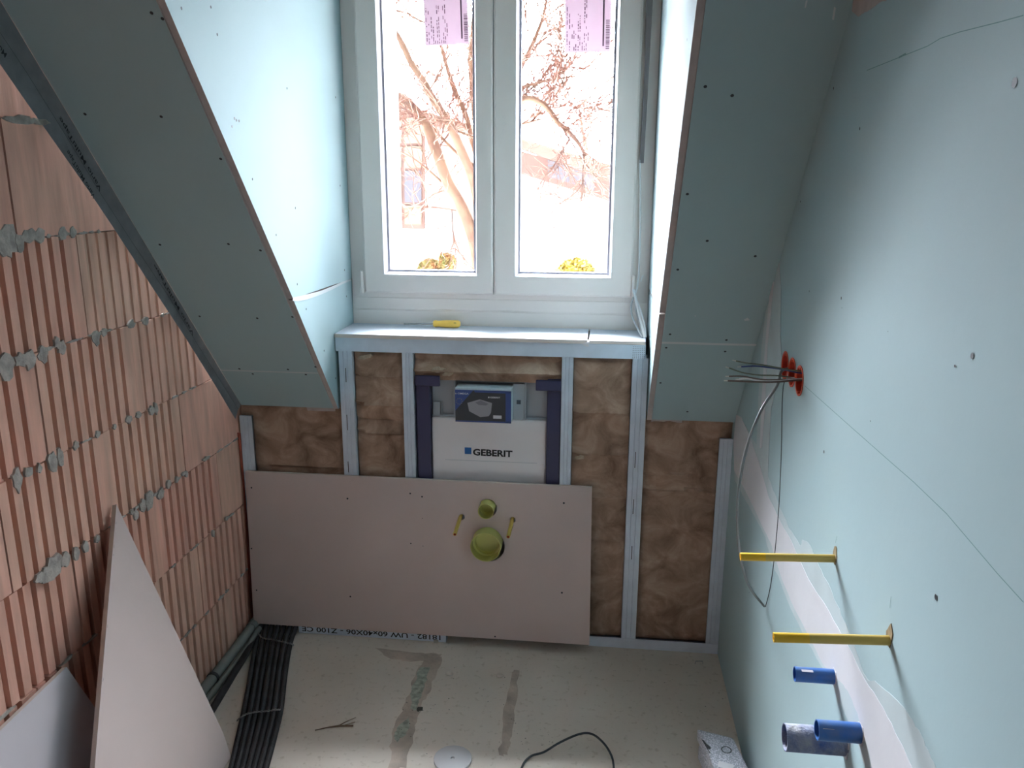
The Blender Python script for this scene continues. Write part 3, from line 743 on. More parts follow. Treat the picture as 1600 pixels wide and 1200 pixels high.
text_into(m, 'it OMEGA', frame(U(.0, .83, 3), (1, 0, 0), (0, 0, 1)), width=.046, height=.006, bold=.01)
m.build('lettering', 'white', ct)

# gypsum board standing in front, real holes ---------------------------
by = 2.5615
BP = Vector((0, 2.5615, .606)); BU = Vector((0, .0395, .594)).normalized(); BN = Vector((0, BU.z, -BU.y))   # leans out a little at the foot
B = lambda a, b: onP(a, b, BP, BN)
loc2 = lambda p: (p.x, (p-BP).dot(BU))
HO = [(B(721.5, 808), .0105), (B(801, 812.5), .0105), (B(762, 794), .0325), (B(763, 853), .0575)]
m = MB()
MXB = Matrix(((1, 0, 0, BP.x), (0, BU.y, BN.y, BP.y), (0, BU.z, BN.z, BP.z), (0, 0, 0, 1)))
plate([loc2(B(396.5, 974)), loc2(B(921, 1008)), loc2(B(925, 762)), loc2(B(383, 737))], [(*loc2(p), r) for p, r in HO], .0125, MXB, m, 0)
t0, t1 = B(383.2, 737), B(925, 762)
m.prism([t0+BU*.0004-BN*.0003, t1+BU*.0004-BN*.0003, t1+BU*.0018-BN*.0003, t0+BU*.0018-BN*.0003], BN*.013, 1)
for a, b, r in [(543,779,.0035),(641,771,.003),(659.5,776,.0032),(660,810,.0015),(642,849,.0025),(661,853,.0015),(881,786,.0035),(878,926,.0035),(547.5,932,.0032),(773.5,994.5,.003),(393,857,.003),(393,762,.003),(401,922,.003)]:
    m.disc(B(a, b), -BN, r, 2, 10)
tag(m.build('gypsum_board', ['grey_board', 'grey_edge', 'hole']), 'grey gypsum board with pipe holes leaning upright against the stud wall', 'board')
m = MB(); m.prism([onX(*q, XL+.0035) for q in [(372,676),(377,677),(387,760),(393,880),(397,968),(394,972),(388,880),(381,760)]], (-.003, 0, 0))  # red strip standing in for the lit edge of the brick
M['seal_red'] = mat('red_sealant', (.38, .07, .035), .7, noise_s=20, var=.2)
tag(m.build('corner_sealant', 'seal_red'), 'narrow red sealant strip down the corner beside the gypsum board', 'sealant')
# plugs and rods through the board
def plug(cx, cz, r, y0, label, depth):
    m = MB(); m.lathe((cx, y0, cz), (0, 1, 0), [(r-.0025, 0), (r, 0), (r, .10), (r*1.0, .12)], 36)
    m.lathe((cx, y0, cz), (0, 1, 0), [(r-.0025, 0), (r-.0025, depth*.75), (r*.82, depth*.78), (r*.82, depth*.9), (r*.74, depth), (0, depth)], 36)
    return tag(m.build('protection_plug', 'plug', smooth=True), label, 'plug')
pc = onY(759, 799.5, 2.52); plug(pc.x, pc.z, .0275, 2.52, 'small lime yellow protection plug in the grey gypsum board', .04)
pc = onY(758.5, 855.5, 2.50); plug(pc.x, pc.z, .0525, 2.50, 'large lime yellow drain plug in the grey gypsum board', .05)
for (a, t, lab) in ((( 720, 806), (710.5, 835), 'yellow plastic sleeve left of the lime plugs'), ((801, 810.5), (794, 839), 'yellow plastic sleeve right of the lime plugs')):
    p = onY(*a, by+.006); q = onY(*t, 2.45); q = Vector((p.x-.004, 2.45, p.z-.019)); q = onY(*t, 2.455)
    m = MB(); d = (p-q).normalized()
    m.lathe(q, d, [(.0042, 0), (.0062, 0), (.0065, .001), (.0065, .16)], 18); m.lathe(q, d, [(.0042, 0), (.0042, .01), (0, .01)], 18, mi=1)
    tag(m.build('bolt_sleeve', ['yellow', 'orange_in'], smooth=True), lab, 'sleeve')

# right wall fittings ------------------------------------------------------
def rod(y, z, xt, zt, label, bright):
    m = MB(); p = Vector((XR+.02, y, z)); q = Vector((xt, y, zt)); d = (p-q).normalized(); L_ = (p-q).length
    m.lathe(q, d, [(.0045, 0), (.0075, 0), (.0075, bright)], 20, 1); m.lathe(q, d, [(.0075, bright), (.0075, L_)], 20, 0)
    m.lathe(q, d, [(.0045, 0), (.0045, .03), (0, .03)], 20, 1)
    t_ = m.build('sleeve_tube', ['yellow', 'yellow2'], smooth=True)
    m = MB(); m.prism(blob((XR-.0012, y+.001, z+.006), (0,1,0), (0,0,1), .014, .021, 12, .35, int(y*100)), (.0025, 0, 0))
    m.build('filler_ring', 'mud', t_)
    return tag(t_, label, 'plastic tube')
rod(1.424, .928, .275, .921, 'upper yellow plastic tube sticking out of the right wall', .045)
rod(1.132, .937, .277, .929, 'lower yellow plastic tube sticking out of the right wall', .052)
def stub(y, z, r, xt, label, dusty):
    t_ = thing('pipe_stub', label, 'pipe', (XR, y, z))
    m = MB(); L_ = XR-xt+.02
    m.lathe((xt, y, z), (1, 0, 0), [(r-.002, 0), (r, 0), (r, L_)], 30, 0); m.lathe((xt, y, z), (1, 0, 0), [(r-.002, 0), (r-.002, .05), (0, .05)], 30, 0)
    m.build('pipe', dusty, t_, smooth=True)
    m = MB(); m.prism(blob((XR-.002, y, z), (0,1,0), (0,0,1), r*1.25, r*1.3, 18, .25, int(z*1000)), (.003, 0, 0)); m.build('plaster_collar', 'plaster', t_)
    return t_
M['blue_dust'] = mat('blue_plastic_with_dust', (.012, .12, .42), .4, noise_s=45, col2=(.06, .13, .30))
M['blue_mud'] = mat('blue_plastic_caked_with_plaster', (.07, .12, .30), .8, noise_s=30, col2=(.38, .38, .40), bump=.5, bscale=90)
t_ = stub(1.354, .726, .0135, .375, 'small blue pipe stub, highest of the three on the wall', 'blue_dust')
m = MB(); m.box(.385, .405, 1.354-.011, 1.354-.004, .7387, .7392); m.build('printed_mark', 'label_grey', t_)
t_ = stub(1.198, .7255, .0165, .376, 'blue pipe stub in front of the fat plaster-smeared one', 'blue_dust')
m = MB(); m.box(.382, .40, 1.186, 1.1905, .7368, .7374); m.build('printed_mark', 'label_grey', t_)
stub(1.264, .658, .0235, .344, 'fat blue pipe stub smeared with grey plaster, lowest on the wall', 'blue_mud')
# junction boxes
labs = ['orange round junction box nearest the window slope', 'middle one of the three orange round junction boxes', 'orange round junction box nearest the camera']
for (y, z), lb in zip(JB, labs):
    m = MB(); ax = (1, 0, 0)
    m.lathe((XR-.002, y, z), ax, [(.0345, .0015), (.0345, 0), (.030, 0), (.0298, .002), (.0296, .045), (0, .045)], 30, 0, mis=[0, 0, 0, 1, 1])
    for s_ in (-1, 1): m.lathe((XR-.003, y, z+s_*.027), ax, [(0, 0), (.003, 0), (.003, .04)], 10, 0)
    tag(m.build('junction_box', ['orange', 'orange_in'], smooth=True), lb, 'junction box')
# wires out of the boxes: thin cores ending toward the room
def wire(P, r, mats, name, label, cat='wire', group=None, tip=True):
    P = smooth_path(P, 6); m = MB(); m.tube(P, r, 8)
    o = m.build(name, mats, smooth=True)
    if tip:
        m = MB(); d = (P[-1]-P[-2]).normalized(); m.tube([P[-1]-d*.001, P[-1]+d*.008], r*.7, 6); m.build('stripped_end', 'copper', o)
    return tag(o, label, cat, group)
WP = [([(1252,580),(1228,577),(1195,571),(1165,567),(1150,564)], 'wire_gr', 1.80, .305),
      ([(1250,583),(1222,577),(1200,574),(1180,572),(1158,573)], 'wire_bl', 1.82, .31),
      ([(1240,590),(1215,587),(1185,586),(1160,582),(1139,575)], 'wire_gr', 1.85, .32),
      ([(1245,592),(1220,593),(1190,593),(1160,588),(1139,588)], 'wire_br', 1.82, .32),
      ([(1248,592),(1220,595),(1195,596),(1165,592),(1148,595)], 'wire_wh', 1.81, .32),
      ([(1249,594),(1222,596),(1198,597),(1165,596),(1137,595)], 'wire_br', 1.80, .31),
      ([(1244,590),(1222,594),(1200,595),(1175,591),(1155,592)], 'wire_wh', 1.84, .31)]
wl = ['topmost thin wire fanning out of the orange junction boxes', 'blue thin wire out of the nearest junction box', 'grey green wire, longest of the upper ones from the junction boxes',
      'brown wire ending just above the lowest ones at the junction boxes', 'pale wire curling over the lower junction box wires', 'lowest brown wire from the nearest junction box', 'short pale wire from the middle junction box']
for i, (P, c, yy, xx) in enumerate(WP):
    pts = []
    for j, q in enumerate(P):
        t = j/(len(P)-1); p = onY(*q, yy + (0 if j else 0)); pts.append(p)
    pts = [Vector((XR+.03, pts[0].y, pts[0].z))] + pts
    wire(pts, .0017 if i != 5 else .0022, c, 'electric_wire', wl[i])
# thick hanging cable
cp = [Vector((XR+.03, 1.93, 1.176)), Vector((.43, 1.90, 1.176)), onY(1214,603,1.84), onY(1190,640,1.79), onY(1168,695,1.77), onY(1155,760,1.76), onY(1152,810,1.77), onY(1156,865,1.80), onY(1170,915,1.86), onX(1194,947,XR-.004)]
wire(cp, .0032, 'wire', 'hanging_cable', 'thick grey cable looping from the junction boxes down the green wall', 'cable', tip=False)
cp = [Vector((XR+.02, 1.945, 1.16)), onX(1224,603,XR-.004), onX(1221,700,XR-.005), onX(1217,790,XR-.005), onX(1210,870,XR-.004), onX(1203,920,XR-.003), onX(1196,948,XR-.003)]
wire(cp, .0010, 'wire_dk', 'thin_wire', 'thin dark wire hanging straight down the green right wall', 'wire', tip=False)

# window-side things ----------------------------------------------------
m = MB()
P = [onY(a, b, YSA-.006) for a, b in [(1020.5,-60),(1020,0),(1014,110),(1006,255),(999,255),(1007,110),(1010,0),(1010,-60)]]
m.prism(P, (0, .008, 0)); 
tag(m.build('cable_duct', 'strap', bevel=.001), 'dark grey narrow strip running down the right window jamb', 'cable cover')
wire([onY(1000,250,YSA-.003), onY(1000.5,330,YSA-.003), onY(999,400,YSA-.004), onY(997,440,YSA-.006), onY(993,458,YSA-.012)], .0032, 'wire_wh', 'window_cable', 'white cable running down from the dark strip on the jamb', 'cable', tip=False)
wire([onY(990,452,YSA-.022), onY(995,475,YSA-.04), onY(1001,500,YSA-.07), onY(1007,524,YSA-.12), onY(1006,529,YSA-.13)], .0046, 'wire_wh', 'cable_bundle', 'thick white cable dropping to the right end of the sill', 'cable', tip=False)
wire([onY(991,462,YSA-.016), onY(1001,485,YSA-.05), onY(1008,512,YSA-.10), onY(1009,527,YSA-.13)], .0030, 'wire_wh', 'cable_bundle', 'thin white cable right beside the thick one at the sill end', 'cable', tip=False)
wire([onY(990,464,YSA-.014), onY(986,478,YSA-.02), onY(988,495,YSA-.04), onY(997,515,YSA-.09), onY(1004,527,YSA-.13)], .0034, 'wire_lt', 'cable_bundle', 'grey cable bowing out left at the sill end', 'cable', tip=False)
wire([onY(993,466,YSA-.014), onY(994,485,YSA-.02), onY(999,505,YSA-.06), onY(1005,525,YSA-.12)], .0030, 'wire_lt', 'cable_bundle', 'inner grey cable between the others at the sill end', 'cable', tip=False)
wire([onY(1001,440,YSA-.004), onY(1003,434,YSA-.006), onY(1005,430,YSA-.008)], .0015, 'wire_wh', 'cable_tie', 'white cable tie tail on the right window jamb', 'cable tie', tip=False)
# screwdriver
sd = thing('screwdriver', 'screwdriver with a stubby yellow handle lying on the sill', 'screwdriver', (-.53, 2.735, 1.110))
a = onY(677, 505, 2.735); b = onY(719, 507, 2.735); a.z = 1.1235; b.z = 1.1245
d = (b-a).normalized(); L_ = (b-a).length
m = MB(); m.lathe(a, d, [(0, 0), (.010, .001), (.0125, .008), (.0105, .018), (.0125, .035), (.0135, L_-.02), (.0125, L_-.006), (.008, L_), (0, L_)], 20)
M['handle_y'] = mat('amber_yellow_plastic', (.85, .55, .09), .4)
h = m.build('handle', 'handle_y', sd, smooth=True)
m = MB(); c = a.lerp(b, .83); m.box(c.x-.004, c.x+.004, c.y-.0142, c.y-.012, c.z+.0045, c.z+.0065); m.build('hang_hole', 'hole', h)
e = Vector((-.690, 2.750, 1.1165))
m = MB(); m.tube([a, e+(a-e)*.12], .0028, 10); m.tube([e+(a-e)*.12, e], [.0028, .0045], 4)
m.build('shaft', 'tie', sd, smooth=True)
# window stickers (illegible fine print shown as strokes)
def sticker(P, label, seed):
    t_ = MB(); P = [onY(a, b, YSA+.0340) for a, b in P]; t_.prism(P, (0, .0004, 0))
    o = tag(t_.build('glass_label', 'paper'), label, 'label')
    rnd = random.Random(seed); m = MB()
    o0 = P[1]; ux = (P[2]-P[1]); uz = (P[0]-P[1])
    def st(u0, u1, v0, v1):
        q = [o0+ux*u+uz*v+Vector((0, -.0004, 0)) for u, v in ((u0, v0), (u1, v0), (u1, v1), (u0, v1))]; m.face(q)
    for (u, v1_) in [(.04,.42),(.09,.38),(.15,.28),(.19,.2),(.23,.22),(.28,.45),(.32,.42),(.37,.12),(.42,.55),(.46,.5),(.50,.2)]:
        v = .02
        while v < v1_:
            l = rnd.uniform(.01, .05)
            if rnd.random() < .7: st(u, u+rnd.uniform(.012, .022), v, v+l)
            v += l+.012
    st(.82, .855, .06, .86)
    v = .03
    while v < .32:
        l = rnd.uniform(.006, .014); st(.89, .97, v, v+l); v += l+rnd.uniform(.005, .01)
    for u in (.05, .12, .4): st(u, u+.015, .84, .96)
    m.build('fine_print', 'paper_ink', o)
def ext(P, k): return P
sticker([(658,-75),(664.5,72),(733.5,68.5),(727,-75)], 'pinkish paper label stuck on the left window pane', 1)
sticker([(883.5,-75),(882.5,82.5),(954,81),(957.5,-75)], 'pinkish paper label stuck on the right window pane', 2)

# sealing tape along the brick gable ---------------------------------------
def tp(pairs, X): return [onX(a, b, X) for a, b in pairs]
outer = tp([(-60,5),(0,100),(45,165),(100,243),(140,300),(180,360),(240,452),(290,528),(335,600),(368,655)], XL+.003)
crease = tp([(-60,-35),(0,52),(40,112),(98,205),(155,300),(205,377),(262,462),(305,533),(345,597),(372,640)], XL+.006)
inner = [Vector((-1.234, p.y, .85+(YS-p.y)*math.tan(SL)-.001)) for p in crease]
inner = []
for (a, b) in [(-60,-95),(-5,-8),(40,70),(110,190),(175,300),(225,383),(282,474),(318,534),(345,579),(378,632)]:
    p = onS(a, b); inner.append(Vector((-1.2345, p.y, p.z))-SN*.0012)
m = MB()
for A, Bq in ((outer, crease), (crease, inner)):
    for i in range(len(A)-1):
        m.face([A[i], A[i+1], Bq[i+1], Bq[i]], 0)
for i in range(len(outer)-1):      # dark crease line
    c0, c1 = crease[i], crease[i+1]; up = Vector((0, .0, .0012)); off = Vector((.0012, 0, 0))
    m.face([c0-up*.5+off, c1-up*.5+off, c1+up*.5+off, c0+up*.5+off], 1)
tape = tag(m.build('sealing_tape', ['tape', 'tape_ink']), 'grey lettered sealing tape along the sloped edge of the brick wall', 'tape')
m = MB()
def tape_text(t, p0, p1, side, h):
    p0 = Vector(p0); p1 = Vector(p1); x = (p1-p0).normalized(); y = side
    text_into(m, t, frame(p0, x, y), width=(p1-p0).length, height=h, bold=.012)
yv = Vector((0, -.6, -.8))
# text reads bottom-to-top with its head toward the brick, as in the photo
def tpx(a, b, X): return onX(a, b, X)
wp = [('Vario MultiTape', (160,294), (96,180)), ('Vario MultiTape', (304,520), (243,410)), ('Vario MultiTape', (150,305), (108,232)),('MultiTape', (12,82), (-25,35)), ('Vario', (370,600), (352,618))]
for t, a, b in wp[:2]:
    m = MB(); p0 = onX(*a, XL+.0135); p1 = onX(*b, XL+.0135); tape_text(t, p0, p1, yv, .016); m.build('lettering', 'tape_ink', tape)
for t, a, b in wp[2:4]:
    m = MB(); p0 = onX(*a, XL+.0085); p1 = onX(*b, XL+.0085); tape_text(t, p0, p1, yv, .016); m.build('lettering', 'tape_ink', tape)

# leaning off-cuts -----------------------------------------------------------
T_ = onX(182, 788, XL+.018); B1 = onZ(361, 1183, .001)
n1 = (B1-T_).cross(Vector((0, -1, 0))).normalized()
Pl = onP(148, 1200, T_, n1); k = T_.z/(T_.z-Pl.z); Bl = T_+(Pl-T_)*k; Bl.z = .001
K = onP(349, 1146, T_, n1)
n1 = n1 if n1.x > 0 else -n1
m = MB(); m.prism([T_, K, B1, Bl], -n1*.0125, 0, 1)
for i in range(7):   # chipped paper along the cut edge
    q = T_.lerp(Bl, [.05, .11, .13, .30, .42, .70, .93][i]); m.face(blob(q+n1*.0006+Vector((0, .004, 0)), (0, .5, 1), (0, 1, 0), .006, .0025, 7, .6, i), 2)
tag(m.build('gypsum_board', ['grey_board', 'grey_edge', 'core']), 'pointed grey gypsum off-cut leaning on the brick wall', 'board')
q0 = onX(104, 1042, XL+.018); q1 = onX(0, 1142, XL+.018); lean = .25
n2 = Vector((1, 0, lean)).normalized(); qe = onP(150, 1108, q0, n2); qb = q0+(qe-q0)*(q0.z/(q0.z-qe.z)); qb.z = .002
qf = q0+(q1-q0)*3.2; qg = qf+(qb-q0); qg.z = .002
m = MB(); ya = .85
w2 = lambda y, z: Vector((q0.x+(q0.z-z)*lean, y, z))
m.prism([q0, qb, qg, qf], -n2*.0125, 0, 1)
M['green_back'] = mat('pale_grey_plasterboard', (.66, .60, .62), .8, noise_s=2, var=.04, spec=.2)
tag(m.build('gypsum_board', ['green_back', 'grey_edge']), 'pale square-cut plasterboard leaning on the bricks in the near left corner', 'board')

# floor things ---------------------------------------------------------------
# corrugated hoses
GR = 'black corrugated hoses along the floor'
hn = ['outermost', 'second from the left', 'third from the left', 'middle', 'third from the right', 'second from the right', 'rightmost']
hlab = ['leftmost of the seven black corrugated hoses on the floor', 'second from left of the seven black corrugated hoses', 'third from left of the seven black corrugated hoses', 'middle one of the seven black corrugated hoses', 'third from right of the seven black corrugated hoses', 'second from right of the seven black corrugated hoses', 'rightmost of the seven black corrugated hoses on the floor']
ctl = [((400,985),(465,985)), ((396,1005),(458,1005)), ((388,1050),(450,1050)), ((377,1110),(443,1110)), ((366,1160),(431,1160)), ((357,1200),(420,1200)), ((340,1260),(405,1260))]
for i in range(7):
    u = (i+.5)/7; zc = .0095 + (.004 if i % 2 else 0)
    P = [onZ(l[0]+(r_[0]-l[0])*u, l[1]+(r_[1]-l[1])*u, zc) for l, r_ in ctl]
    P = [P[0]+(P[0]-P[1]).normalized()*.13] + P
    P[0].z = .0115; P[1].z = zc
    S = smooth_path(P, 8)
    # resample to corrugation pitch
    out = [S[0]]; acc = 0; 
    for p, q in zip(S[:-1], S[1:]):
        n = max(1, int((q-p).length/.0022))
        for kk in range(1, n+1): out.append(p.lerp(q, kk/n))
    rr = [.0092 if (kk//1) % 2 else .0078 for kk in range(len(out))]
    m = MB(); m.tube(out, rr, 8); tag(m.build('corrugated_hose', 'rubber', smooth=False), hlab[i], 'hose', GR)
def twist(P, label, r=.0016):
    P = smooth_path(P, 10); m = MB()
    for ph in (0, math.pi):
        Q = []
        for i, p in enumerate(P):
            a = i*1.1+ph; Q.append(p+Vector((0, math.cos(a), math.sin(a)))*.0022)
        m.tube(Q, r, 6)
    tag(m.build('binding_wire', 'tie', smooth=True), label, 'wire')
twist([onZ(395,975,.03), onZ(408,995,.027), onZ(425,999,.026), onZ(442,1003,.025), onZ(455,1006,.020), onZ(459,1008,.003)], 'twisted binding wire over the hoses near the gypsum board', .0013)
twist([onZ(370,1126,.003), onZ(380,1118,.026), onZ(395,1113,.027), onZ(415,1111,.027), onZ(434,1109,.025), onZ(441,1110,.004)], 'twisted binding wire across the hoses further forward', .0013)
# pipes along the brick wall
def pipe(P, r, matn, name, label, cat='pipe', n=14):
    m = MB(); m.tube(smooth_path(P, 5), r, n); return tag(m.build(name, matn, smooth=True), label, cat)
cp_ = pipe([(-1.2285,2.575,.030), (-1.2285,2.30,.0205), (-1.229,1.95,.0195), (-1.229,1.2,.0195)], .0175, 'conduit', 'grey_pipe', 'thick grey plastic pipe running along the foot of the brick wall')
m = MB(); m.tube([(-1.2287,2.20,.020), (-1.2287,2.212,.020)], .0198, 14); m.build('pipe_clip', 'wire_dk', cp_, smooth=True)
m = MB(); m.tube([(-1.2285,2.50,.0275), (-1.2285,2.575,.030)], .0188, 14); m.build('pipe_socket', 'conduit', cp_, smooth=True)
pipe([(-1.196,2.50,.030), (-1.197,2.30,.0125), (-1.199,1.9,.0105), (-1.20,1.2,.0105)], .0095, 'conduit', 'grey_pipe', 'thin grey plastic pipe beside the thick one at the brick wall')
pipe([onZ(401,984,.016)+Vector((.0,.10,0)), onZ(400,990,.0150), onZ(384,1022,.0145), onZ(362,1058,.0145), onZ(338,1098,.0145), onZ(300,1160,.0145), onZ(220,1290,.0145)], .0115, 'rubber', 'black_hose', 'black hose branching toward the brick wall from the hose bundle', 'hose')
# disc
m = MB(); c = Vector((-.380, 1.938, 0)); m.lathe(c, (0,0,1), [(.054, .0012), (.054, .007), (.052, .008), (.006, .008), (.005, .003), (0, .003)], 40)
tag(m.build('floor_disc', 'disc', smooth=True), 'flat white plastic disc with a centre screw on the floor', 'disc')
# loose cable loop
wire([onZ(806,1250,.004), onZ(815,1200,.004), onZ(829,1182,.006), onZ(850,1175,.012), onZ(875,1160,.022), onZ(905,1147,.030), onZ(925,1147,.030), onZ(943,1161,.024), onZ(955,1180,.012), onZ(959,1200,.005), onZ(960,1250,.004)], .0032, 'wire_dk', 'floor_cable', 'loose dark cable loop rising off the floor near the camera', 'cable', tip=False)
# small scrap bits
c = onZ(1091, 1036, .002)
m = MB(); m.tube([onZ(1086,1037,.0015), onZ(1087,1033,.003), onZ(1098,1033,.003), onZ(1098,1037,.0015)], .0012, 6)
tag(m.build('staple', 'tie', smooth=True), 'bent wire staple on the floor near the right corner', 'staple')
m = MB(); m.tube([onZ(492,1141,.002), onZ(510,1137,.003), onZ(530,1134,.004), onZ(552,1134,.002)], [.0012,.0018,.003,.0025], 6)
m.tube([onZ(525,1136,.003), onZ(540,1128,.004), onZ(556,1121,.003)], [.0012,.0015,.0008], 5); m.tube([onZ(535,1134,.003), onZ(555,1128,.003)], .001, 5)
tag(m.build('dry_twig', 'twigbit', smooth=True), 'dry brown twig lying on the screed right of the hoses', 'twig')
m = MB(); c = onZ(681, 1003.5, .003); m.prism(blob(c, (1,0,0), (0,1,0), .013, .008, 9, .4, 5), (0, 0, .008))
tag(m.build('plaster_crumb', 'chip'), 'pale plaster crumb at the edge of the lettered floor track', 'crumb')
for i, (a, b, l_) in enumerate([(702,1053,'small round knockout ring in the floor dust, left one'), (781,1056,'small round knockout ring in the floor dust, right one')]):
    m = MB(); m.lathe(onZ(a, b, 0), (0,0,1), [(.013, .0005), (.013, .0035), (.010, .0035), (.008, .0015), (0, .0015)], 20); tag(m.build('floor_ring', 'floor', smooth=True), l_, 'ring')
# white speckled pack
z = .085
A_, B_, C_, D_ = Vector((.306, 2.045, z)), onZ(1146,1152,z), onZ(1180,1208,z), onZ(1119,1206,z)
A_ = onZ(1089, 1138, z)
far = (D_-A_); C2 = B_+far*1.6; D2 = A_+far*1.6
pk = thing('package', 'white speckled package with a black ring mark beside the right wall', 'package', ((A_.x+B_.x)/2, A_.y, 0))
dn = Vector((0, 0, -.035))
m = MB(); m.prism([A_, B_, C2, D2], dn); m.build('upper_pack', 'speck', pk, bevel=.006, seg=3)
m = MB(); o_ = Vector((.004, -.02, -.0365)); m.prism([A_+o_, B_+o_, C2+o_, D2+o_], (0, 0, -.0475)); m.build('lower_pack', 'speck', pk, bevel=.005)
m = MB(); cc = onZ(1135, 1172, z); 
M['ringm'] = M['wire_dk']
n_ = 24
U_ = (B_-A_).normalized(); V_ = Vector((-U_.y, U_.x, 0))
for k_ in range(n_):
    a0, a1 = 2*math.pi*k_/n_, 2*math.pi*(k_+1)/n_
    m.face([cc+Vector((0,0,.0008))+(U_*math.cos(t)+V_*math.sin(t))*r for t, r in ((a0,.0115),(a0,.0145),(a1,.0145),(a1,.0115))])
m.build('printed_mark', ['wire_dk', 'label_grey2'], pk)
m = MB(); m.face([onZ(a, b, z+.0008) for a, b in [(1096,1155),(1099,1156),(1104,1162),(1109,1166),(1111,1169),(1109,1171),(1106,1170),(1111,1178),(1109,1177)]])
m.build('printed_mark', ['wire_dk', 'label_grey2'], pk)
m = MB(); m.box(-.02, .02, -.012, .012, 0, .0015, 0, Matrix.Translation(onZ(1134,1197,z+.0003)) @ Matrix.Rotation(-.3, 4, 'Z')); m.build('sticker', 'white', pk)

# ============================================================ OUTSIDE
m = MB(); m.box(-60, 60, 3.4, 90, -3.0, -2.8); m.build('ground', 'snow', kind=ST)
YH = 22
H = lambda a, b, y=YH: onY(a, b, y)
hs = thing('house', 'white rendered neighbour house with brown eaves seen through the window', 'house', (H(780,300).x, YH, -2.8))
def hp(name, px, mt, dep, dy=0, parent=hs, label=None):
    m = MB(); m.prism([H(a, b, YH)+Vector((0, dy, 0)) for a, b in px], (0, dep, 0)); o = m.build(name, mt, parent)
    if label: o['label'] = label
    return o
def low(a): p = H(a, 400); p.z = -2.8; return p
m = MB(); m.prism([H(560,150), H(680,198), H(813,245), H(1010,320), Vector((H(1010,320).x, YH, -2.8)), Vector((H(560,150).x, YH, -2.8))], (0, 6, 0)); m.build('wall', 'render', hs)
hp('eaves_board', [(560,142),(682,184),(813,220),(954,262),(1010,279),(1010,298),(954,281),(813,234),(682,198),(560,157)], 'wood2', -.9)
m = MB()
hp('roof', [(560,139),(682,181),(813,217),(1010,276),(1010,279),(813,220),(682,184),(560,142)], 'bright', 6.5, -.95)
hp('timber_band', [(800,232),(1010,290),(1010,335),(952,314),(813,271),(800,267)], 'wood', -.12)
w_ = hp('band_window', [(857,250),(929,272),(929,298),(857,276)], 'hglass', -.10, -.13)
hp('mullion', [(892,261),(894,262),(894,287),(892,286)], 'wood2', -.05, -.23, w_)
wf = hp('window', [(604,172),(664,176),(664,358),(604,355)], 'wood', -.10)
for i, (x0, x1, y0, y1, mt) in enumerate([(617,629,180,224,'bright'),(634,661,180,224,'bright'),(617,629,229,262,'bright'),(634,661,229,262,'bright'),(617,629,267,316,'bright'),(634,660,267,316,'hglass'),(617,629,321,350,'bright'),(634,660,321,350,'bright')]):
    hp('pane', [(x0,y0),(x1,y0),(x1,y1),(x0,y1)], mt, -.03, -.11, wf)
hp('side_door', [(609,373),(617,374),(618,419),(609,418)], 'wood2', -.08)
def shrub(px, w, top, Y, matn, label, seed, n=1500):
    c = onY(px, top, Y); zt = c.z; r = w*Y/CF/2; h = zt+2.8
    t_ = thing('garden_shrub', label, 'shrub', (c.x, Y, -2.8)); m = MB(); rnd = random.Random(seed)
    m2 = MB(); m2.tube([(c.x, Y, -2.8), (c.x, Y, -2.8+h*.6)], .05, 6); m2.build('stem', 'bark', t_)
    for k_ in range(n):
        th = rnd.uniform(0, 2*math.pi); ph = math.acos(rnd.uniform(-1, 1)); rr = rnd.uniform(.75, 1)
        p = Vector((c.x+r*rr*math.sin(ph)*math.cos(th), Y+r*rr*math.sin(ph)*math.sin(th), zt-r+r*rr*math.cos(ph)))
        if math.cos(ph) < 0: p.z = rnd.uniform(-2.8, zt-r)
        s_ = rnd.uniform(.05, .11); a = Vector((rnd.uniform(-1,1), rnd.uniform(-1,1), rnd.uniform(-1,1))).normalized(); b = a.orthogonal().normalized()
        m.face([p-a*s_, p+b*s_*.6, p+a*s_, p-b*s_*.6])
    m.build('foliage', matn, t_)
shrub(900, 66, 405, 19, 'bush_y', 'round yellow green shrub in front of the white house', 1, 2600)
shrub(698, 24, 398, 19, 'bush_r', 'reddish shrub at the lower edge of the left window pane', 2)
shrub(672, 40, 406, 19.5, 'bush_r', 'low green and red shrub left of the reddish one', 3)
# tree
tr_ = thing('bare_tree', 'bare leafless tree with a leaning trunk outside the window', 'tree', (onY(756, 560, 11).x, 11, -2.8))
m = MB(); tw = MB(); rnd = random.Random(21)
def limb(P, r0, r1, yj, kids=1.0, bend=.5):
    Q = [onY(a, b, y) if isinstance(a, (int, float)) else a for (a, b), y in zip(P, yj)]
    Q = smooth_path(Q, 4); n = len(Q); rr = [r0+(r1-r0)*i/(n-1) for i in range(n)]
    m.tube(Q, rr, 8); return Q
base = onY(756, 560, 11); base.z = -2.8
def L(P, r0, r1, y0=11, y1=11):
    return limb(P, r0, r1, [y0+(y1-y0)*i/(len(P)-1) for i in range(len(P))])
bx = [(757,760),(754,560),(750,450),(743,385),(722,325),(700,285),(683,240),(665,195),(642,165),(615,143),(597,108),(585,70),(570,20)]
LA = L(bx, .12, .035)
LB = L([(752,470),(748,340),(738,280),(716,225),(700,190),(680,160),(660,125),(642,98),(625,62),(608,38),(590,20),(560,-10)], .075, .022, 11, 10.6)
LC = L([(750,420),(746,260),(736,215),(728,180),(712,145),(700,110),(690,75),(680,30),(672,-20)], .05, .015, 11, 11.5)
LD = L([(756,520),(752,250),(744,200),(738,140),(735,90),(740,30),(744,-30)], .05, .02, 11, 10.8)
LE = L([(756,500),(770,300),(790,200),(815,158),(840,158),(858,172),(872,192),(888,205),(905,225),(915,245)], .06, .02, 11, 10.5)
